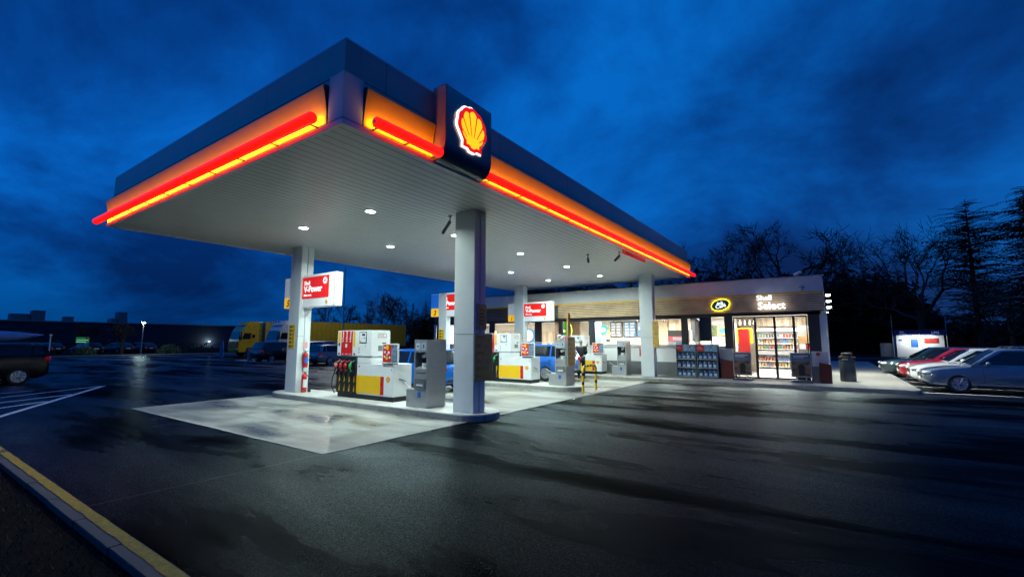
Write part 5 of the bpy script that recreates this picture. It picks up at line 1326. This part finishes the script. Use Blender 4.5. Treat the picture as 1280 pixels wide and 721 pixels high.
# ------------------------------------------------------------------ trees
def bare_tree(name, label, loc, h, spread, seed, depth=6, trunk_r=.35, lean=0, fork=.32, group=None, upright=.35, crown='crown', cat='tree', mtl='bark', twig=.012):
    rn = random.Random(seed); t = thing(name, label, cat, loc, 0, group)
    tb = MB(); cb = MB()
    def rv(): return Vector((rn.gauss(0, 1), rn.gauss(0, 1), rn.gauss(0, 1)))
    def grow(p, d, L, r, lev, b):
        pts = [p]; rs = [r]; q = Vector(p); dd = Vector(d)
        nseg = 3
        for i in range(nseg):
            dd = (dd + rv() * .16 + Vector((0, 0, upright * .12))).normalized(); q = q + dd * L / nseg; pts.append(q.copy()); rs.append(lerp(r, r * .62, (i + 1) / nseg))
        b.tube(pts, rs, 6 if lev < 2 else 3, cap=False)
        if lev >= depth: return
        n = rn.choice([2, 3]) if lev < depth - 1 else 3
        for k in range(n):
            az = rn.uniform(0, 2 * PI); an = rn.uniform(.35, .85)
            u = dd.cross(Vector((math.cos(az), math.sin(az), .3))).normalized(); nd = (dd * math.cos(an) + u * math.sin(an)).normalized()
            nd = Vector((nd.x * sp, nd.y * sp, nd.z)).normalized()
            grow(q, nd, L * rn.uniform(.62, .88), max(twig, r * .62 * rn.uniform(.75, 1)), lev + 1, cb)
            if lev > 1 and rn.random() < .6:
                mid = pts[1 + rn.randrange(2)]; az = rn.uniform(0, 2 * PI); u = dd.cross(Vector((math.cos(az), math.sin(az), .3))).normalized()
                grow(mid, (dd * .6 + u * .8).normalized(), L * .55, max(twig, r * .4), min(depth, lev + 2), cb)
    sp = spread
    tb.tube([(0, 0, -.2), (lean * .3, 0, h * fork * .5), (lean, 0, h * fork)], [trunk_r * 1.25, trunk_r, trunk_r * .85], 10, cap=False)
    tb.build('trunk', mtl, t, smooth=True)
    q = Vector((lean, 0, h * fork)); n = 5
    for k in range(n):
        az = 2 * PI * k / n + rn.uniform(-.4, .4); an = rn.uniform(.3, 1.0)
        d = Vector((math.cos(az) * math.sin(an) * sp, math.sin(az) * math.sin(an) * sp, math.cos(an))).normalized()
        grow(q - Vector((0, 0, rn.uniform(0, h * .08))), d, h * (1 - fork) * .30, trunk_r * .6, 1, cb)
    cb.build(crown, mtl, t, fix=False)
    return t
bare_tree('oak_tree', 'bare spreading oak left of its larger neighbour behind the shop', (-11.6, 67.3, 0), 18.2, 1.25, 3, 6, .35, fork=.35, group='bare oaks behind the shop', twig=.03)
bare_tree('oak_tree', 'largest bare oak with a wide crown behind the shop sign', (-4.2, 72.0, 0), 21.5, 1.45, 11, 6, .5, fork=.38, group='bare oaks behind the shop', twig=.035)
bare_tree('bare_tree', 'tall bare forked tree between the conifers and the larch', (8.3, 66.5, 0), 17.2, 1.3, 21, 6, .35, fork=.3, twig=.022)
bare_tree('bare_tree', 'thin bare tree low at the right before the larch', (13.6, 60, 0), 9, 1.2, 5, 6, .18, fork=.3, twig=.018)
for i, (x, y, h, lb) in enumerate(((-60.2, 49.5, 10.5, 'bare round tree behind the yellow trailer, right of the pole'), (-66.0, 45.0, 8.8, 'smaller bare tree behind the yellow trailer, left of the pole'), (-61.0, 55.0, 9.4, 'bare tree behind the yellow trailer near the kiosk'))):
    bare_tree('bare_tree', lb, (x, y, 0), h, 1.0, 31 + i, 6, .22, fork=.25, twig=.03)
def conifer(name, label, loc, h, r, seed, layers=26, per=9, group=None, droop=.25, bare=.12, sparse=False, mtl='needles', tw=.16, bl=1.0):
    rn = random.Random(seed); t = thing(name, label, 'tree', loc, 0, group)
    b = MB(); b.tube([(0, 0, -.2), (rn.uniform(-.2, .2), 0, h * .5), (0, 0, h * .99)], [h * .018, h * .012, .02], 7, cap=False); b.build('trunk', 'bark', t, smooth=True)
    c = MB()
    for i in range(layers):
        f = bare + (1 - bare) * (i + rn.uniform(-.3, .3)) / layers; z = h * f
        rr = r * ((1 - f) ** .75) * rn.uniform(.65, 1.15) + .15
        if sparse: rr = r * (math.sin(min(1, (1.05 - f) * 2.3) * PI / 2)) ** .9 * rn.uniform(.5, 1.1)
        for k in range(per):
            a = rn.uniform(0, 2 * PI); L = rr * rn.uniform(.6, 1.1); d = Vector((math.cos(a), math.sin(a), 0)); side = Vector((-d.y, d.x, 0))
            tip = d * L + Vector((0, 0, z - L * droop + rn.uniform(-.2, .2)))
            st = Vector((0, 0, z)); 
            if sparse: zj = rn.uniform(-1.2, 1.2) * h / layers; st.z += zj; tip.z += zj + L * rn.uniform(-.25, .3)
            if sparse: c.tube([st, st.lerp(tip, .5) + Vector((0, 0, .1 * L)), tip + Vector((0, 0, .05 * L))], [.035, .025, .012], 3, cap=False)
            n = int(5 * bl)
            for q in range(n):
                u = (q + .6) / n; p = st.lerp(tip, u) + Vector((0, 0, (.1 * L * math.sin(u * PI)) if sparse else 0)); w = tw * L * (1.1 - u * .6) * rn.uniform(.7, 1.3); sgn = rn.choice([-1, 1])
                for sgn in (-1, 1):
                    e = p + side * sgn * w * 1.6 + d * w + Vector((0, 0, -w * rn.uniform(.1, .8)))
                    c.add([p - d * w * .4, p + d * w * .5, e], [(0, 1, 2)])
    c.build('crown', mtl, t, fix=False)
    return t
lar = conifer('larch_tree', 'tall airy larch with level branches at the right', (14.8, 77.1, 0), 19.0, 5.8, 41, 44, 9, sparse=True, droop=.05, bare=.2, tw=.085, bl=2.2)
conifer('spruce_tree', 'tall dark spruce at the right edge', (16.6, 63.5, 0), 16.6, 4.3, 43, 46, 15, droop=.10, bare=.06, tw=.11, sparse=True, bl=2)
bare_tree('dead_tree', 'dead snag poking above the spruce at the right edge', (17.6, 66, 0), 18.5, .5, 77, 4, .25, fork=.8, twig=.04)
proto = [conifer('spruce_tree', 'dark spruce in the row behind the shop and car park', (0, 0, 0), 12.5, 2.9, 50 + i, 34, 17, group='dark spruces closing the view behind the shop', tw=.26, bare=.03) for i in range(3)]
def polar(px, d): # bearing measured once from the photograph
    l = (px - 640) / 571 * d; return (.822 * l - .569 * d, .569 * l + .822 * d, 0)
row = [(612, 80, .68), (628, 84, .66), (640, 78, .72), (655, 84, .8), (670, 78, .85), (690, 82, .95), (715, 80, .9), (740, 84, 1), (765, 78, .92), (790, 82, 1), (815, 80, .95), (840, 84, 1.0), (862, 78, .85), (880, 82, .86), (900, 80, .85), (922, 84, .86), (945, 80, .9), (968, 78, .9), (990, 82, .97), (1008, 80, 1.05), (1022, 78, 1.0),
       (1036, 72, .93), (1048, 75, .98), (1060, 70, 1.05), (1072, 74, 1.02), (1084, 70, .98), (1098, 74, 1.06), (1112, 70, 1.0), (1126, 73, .95), (1140, 70, .8), (1156, 74, .66), (1172, 70, .55), (1190, 74, .5), (1212, 70, .5), (1236, 74, .45), (1262, 60, .6), (1290, 55, .7), (532, 66, .62), (522, 70, .55), (545, 68, .6), (560, 72, .62), (576, 70, .6), (592, 74, .66)]
for i, (px, d, s_) in enumerate(row):
    p = polar(px, d)
    if 650 < px < 870: s_ *= 1.22
    elif 870 < px < 1135: s_ *= 1.06
    if i < 3: o = proto[i]; o.location = p; o.scale = (s_ * 1.1, s_ * 1.1, s_); o.rotation_euler = (0, 0, i)
    else: o = dup(proto[i % 3], p, i * 1.3, scale=(s_ * 1.15, s_ * 1.15, s_ * (1 + .07 * math.sin(i * 2.3))))
    o['label'] = 'dark spruce in the tree belt behind the shop and car park' if px > 600 else 'dark spruce in the clump between pump and middle sign'
    o['group'] = 'dark spruces behind the shop' if px > 600 else 'dark spruces in the left clump'
# undergrowth: one dense band
u = MB(); rn = random.Random(9)
for i in range(42000):
    px = rn.uniform(515, 1420); d = rn.uniform(72, 90); p = polar(px, d)
    hmax = (11.5 if px < 860 else 13.5) if px > 650 else 8.5 if px > 600 else 5.5
    if px > 1130: hmax = max(4.6, 13.0 - (px - 1130) * .16)
    hmax += 1.2 * noise.noise(Vector((px * .03, 0, 0)))
    z = rn.uniform(0, hmax) * (1 - .3 * rn.random()); s_ = rn.uniform(.5, 1.3); c = Vector((p[0], p[1], z))
    a_ = Vector((rn.gauss(0, 1), rn.gauss(0, 1), rn.gauss(0, 1))).normalized() * s_; b_ = Vector((rn.gauss(0, 1), rn.gauss(0, 1), rn.gauss(0, 1))).normalized() * s_
    u.add([c, c + a_, c + b_], [(0, 1, 2)])
tag(u.build('undergrowth', 'needles', fix=False), 'dense dark undergrowth and brush along the foot of the tree belt', 'undergrowth', kind='stuff')
u = MB()
for i in range(5200):
    y = rn.uniform(-60, 75); x = -95 + rn.uniform(-2, 2) - 0.0 * y; z = rn.uniform(0, 1.5 + .7 * noise.noise(Vector((y * .12, 0, 0)))); s_ = rn.uniform(.15, .45); c = Vector((x, y, z))
    a_ = Vector((rn.gauss(0, 1), rn.gauss(0, 1), rn.gauss(0, 1))).normalized() * s_; b_ = Vector((rn.gauss(0, 1), rn.gauss(0, 1), rn.gauss(0, 1))).normalized() * s_
    u.add([c, c + a_, c + b_], [(0, 1, 2)])
tag(u.build('hedge', 'leaves', fix=False), 'low dark hedge running along the far car park before the warehouse', 'hedge', kind='stuff')
def bush(loc, r, label, seed):
    rn = random.Random(seed); b = MB(); 
    for i in range(900):
        d = Vector((rn.gauss(0, 1), rn.gauss(0, 1), abs(rn.gauss(0, 1)))).normalized() * r * rn.uniform(.5, 1); s_ = .12
        b.add([d, d + Vector((rn.uniform(-s_, s_), rn.uniform(-s_, s_), s_)), d + Vector((rn.uniform(-s_, s_), rn.uniform(-s_, s_), -s_))], [(0, 1, 2)])
    o = b.build('bush', mat('bush_green', (.05, .09, .03), .8, var=.4), fix=False); o.location = loc; tag(o, label, 'bush')
bush((-70.6, 23.8, 0), 1.4, 'round green bush just right of the lit street lamp', 1)
bush((-76.6, 17.0, 0), 1.2, 'round green bush left of the lit street lamp', 2)
def round_tree(loc, h, r, label, seed):
    t = bare_tree('bare_tree', label, loc, h, 1.0, seed, 5, .18, fork=.3, twig=.03); return t
round_tree((-88, 19.5, 0), 5.0, 2, 'small bare tree in front of the warehouse by the direction sign', 91)
round_tree((-80, 21.5, 0), 4.6, 2, 'small bare tree in front of the warehouse left of the lamp', 92)

# ------------------------------------------------------------------ LPG cabin beyond the parked cars
lp = thing('gas_cabin', 'small white lit cabin with navy fascia beyond the parked cars', 'kiosk', (6.0, 66, 0))
b = MB(); b.box(0, .0, 0, 3.9, 3.0, 2.35); b.build('wall', 'white', lp)
b = MB(); b.box(-.15, -.35, 2.352, 4.05, 3.1, 2.95); fc_ = b.build('fascia', 'darkblue', lp)
b = MB(); b.text('LPG', (2.9, -.352, 2.5), .36, X3, Z3, bold=.02); b.text('Shell', (.3, -.352, 2.66), .18, X3, Z3); b.text('Autoplyn', (.3, -.352, 2.48), .15, X3, Z3); b.build('lettering', emis('dim_letters', (.25, .4, .8), .35), fc_)
b = MB(); b.box(1.05, -.01, 1.0, 1.06, -.001, 2.3); b.box(2.1, -.01, .1, 2.12, -.001, 2.3); b.build('panel_gap', 'grey', lp)
b = MB(); b.box(2.3, -.02, 1.5, 3.5, -.001, 2.05); n_ = b.build('notice_board', mat('brown_red_notice', (.25, .03, .02), .5), lp)
b = MB(); b.box(2.45, -.025, 1.6, 2.75, -.0205, 1.95); b.box(3.0, -.025, 1.6, 3.3, -.0205, 1.95); b.build_each('notice', 'red', n_)
b = MB(); b.box(1.2, -.02, 1.1, 1.8, -.001, 1.95); q_ = b.build('info_panel', 'blue', lp); b = MB(); b.box(1.2, -.02, 1.96, 1.8, -.001, 2.12); b.build('yellow_label', 'yellow', q_)
b = MB(); b.box(.2, -.02, 1.75, .5, -.001, 1.95); b.build('sticker', 'blue', lp)
b = MB(); b.box(1.4, -.4, 2.28, 1.9, -.1, 2.345); b.build('lamp', emis('cabin_lamp', (1, 1, .9), 12), lp)
for x in (-.3, 4.1):
    b = MB(); b.tube([(x, -.2, 0), (x, -.2, 4.6)], .035, 6); b.build('vent_pipe', 'steel', lp)
b = MB(); b.box(-1.4, .4, 0, -.3, 1.2, 1.5); b.build('side_tank', 'grey', lp)
area('cabin_light', (7.8, 65.2, 2.3), (R(25), 0, 0), 2.5, 85, (.95, 1, .95), sy=.3)
bt = MB(); bt.text('MYCKA', (17.0, 66, 1.7), .55, X3, Z3); 
tag(bt.build('blue_lettering', emis('far_blue_sign', (.02, .06, .35), .5)), 'faint blue lit lettering at the far right above the cars', 'sign')

# ------------------------------------------------------------------ sky
w = bpy.data.worlds.new('World'); sc.world = w; w.use_nodes = True; nt = w.node_tree; nt.nodes.clear(); L = nt.links
out = N(nt, 'ShaderNodeOutputWorld'); bg = N(nt, 'ShaderNodeBackground'); L.new(bg.outputs[0], out.inputs[0])
tc = N(nt, 'ShaderNodeTexCoord'); sep = N(nt, 'ShaderNodeSeparateXYZ'); L.new(tc.outputs['Generated'], sep.inputs[0])
# project on a cloud layer: (x, y) / (z + .25)
za = N(nt, 'ShaderNodeMath', operation='MAXIMUM'); za.inputs[1].default_value = 0; L.new(sep.outputs['Z'], za.inputs[0])
zz = N(nt, 'ShaderNodeMath', operation='ADD'); zz.inputs[1].default_value = .36; L.new(za.outputs[0], zz.inputs[0])
dv = []
for ax in ('X', 'Y'):
    d = N(nt, 'ShaderNodeMath', operation='DIVIDE'); L.new(sep.outputs[ax], d.inputs[0]); L.new(zz.outputs[0], d.inputs[1]); dv.append(d)
cb = N(nt, 'ShaderNodeCombineXYZ'); L.new(dv[0].outputs[0], cb.inputs[0]); L.new(dv[1].outputs[0], cb.inputs[1]); cb.inputs[2].default_value = 3.7
n1 = N(nt, 'ShaderNodeTexNoise', Scale=1.05, Detail=8, Roughness=.6, Distortion=.45); L.new(cb.outputs[0], n1.inputs['Vector'])
cl = ramp(nt, n1.outputs['Fac'], [(.38, (.0004, .020, .115)), (.47, (.0006, .042, .215)), (.54, (.0008, .070, .32)), (.64, (.001, .112, .46))])
# darker to the left (away from the afterglow)
dt = N(nt, 'ShaderNodeVectorMath', operation='DOT_PRODUCT'); L.new(tc.outputs['Generated'], dt.inputs[0]); dt.inputs[1].default_value = (.62, .78, .15)
dr = ramp(nt, dt.outputs['Value'], [(.0, 1.1), (.01, 1.1), (.8, .80)])
mx = N(nt, 'ShaderNodeMixRGB', blend_type='MULTIPLY'); mx.inputs['Fac'].default_value = 1; L.new(cl, mx.inputs[1]); L.new(dr, mx.inputs[2])
hz = ramp(nt, sep.outputs['Z'], [(.0, .28), (.07, .48), (.24, .92), (1, 1.0)])
m2 = N(nt, 'ShaderNodeMixRGB', blend_type='MULTIPLY'); m2.inputs['Fac'].default_value = 1; L.new(mx.outputs[0], m2.inputs[1]); L.new(hz, m2.inputs[2])
sky = N(nt, 'ShaderNodeTexSky'); sky.sky_type = 'NISHITA'; sky.sun_disc = False; sky.sun_elevation = R(-4); sky.sun_rotation = R(40)
ms = N(nt, 'ShaderNodeMixRGB', blend_type='ADD'); ms.inputs['Fac'].default_value = .02; L.new(m2.outputs[0], ms.inputs[1]); L.new(sky.outputs[0], ms.inputs[2])
L.new(ms.outputs[0], bg.inputs['Color']); bg.inputs['Strength'].default_value = 1.38
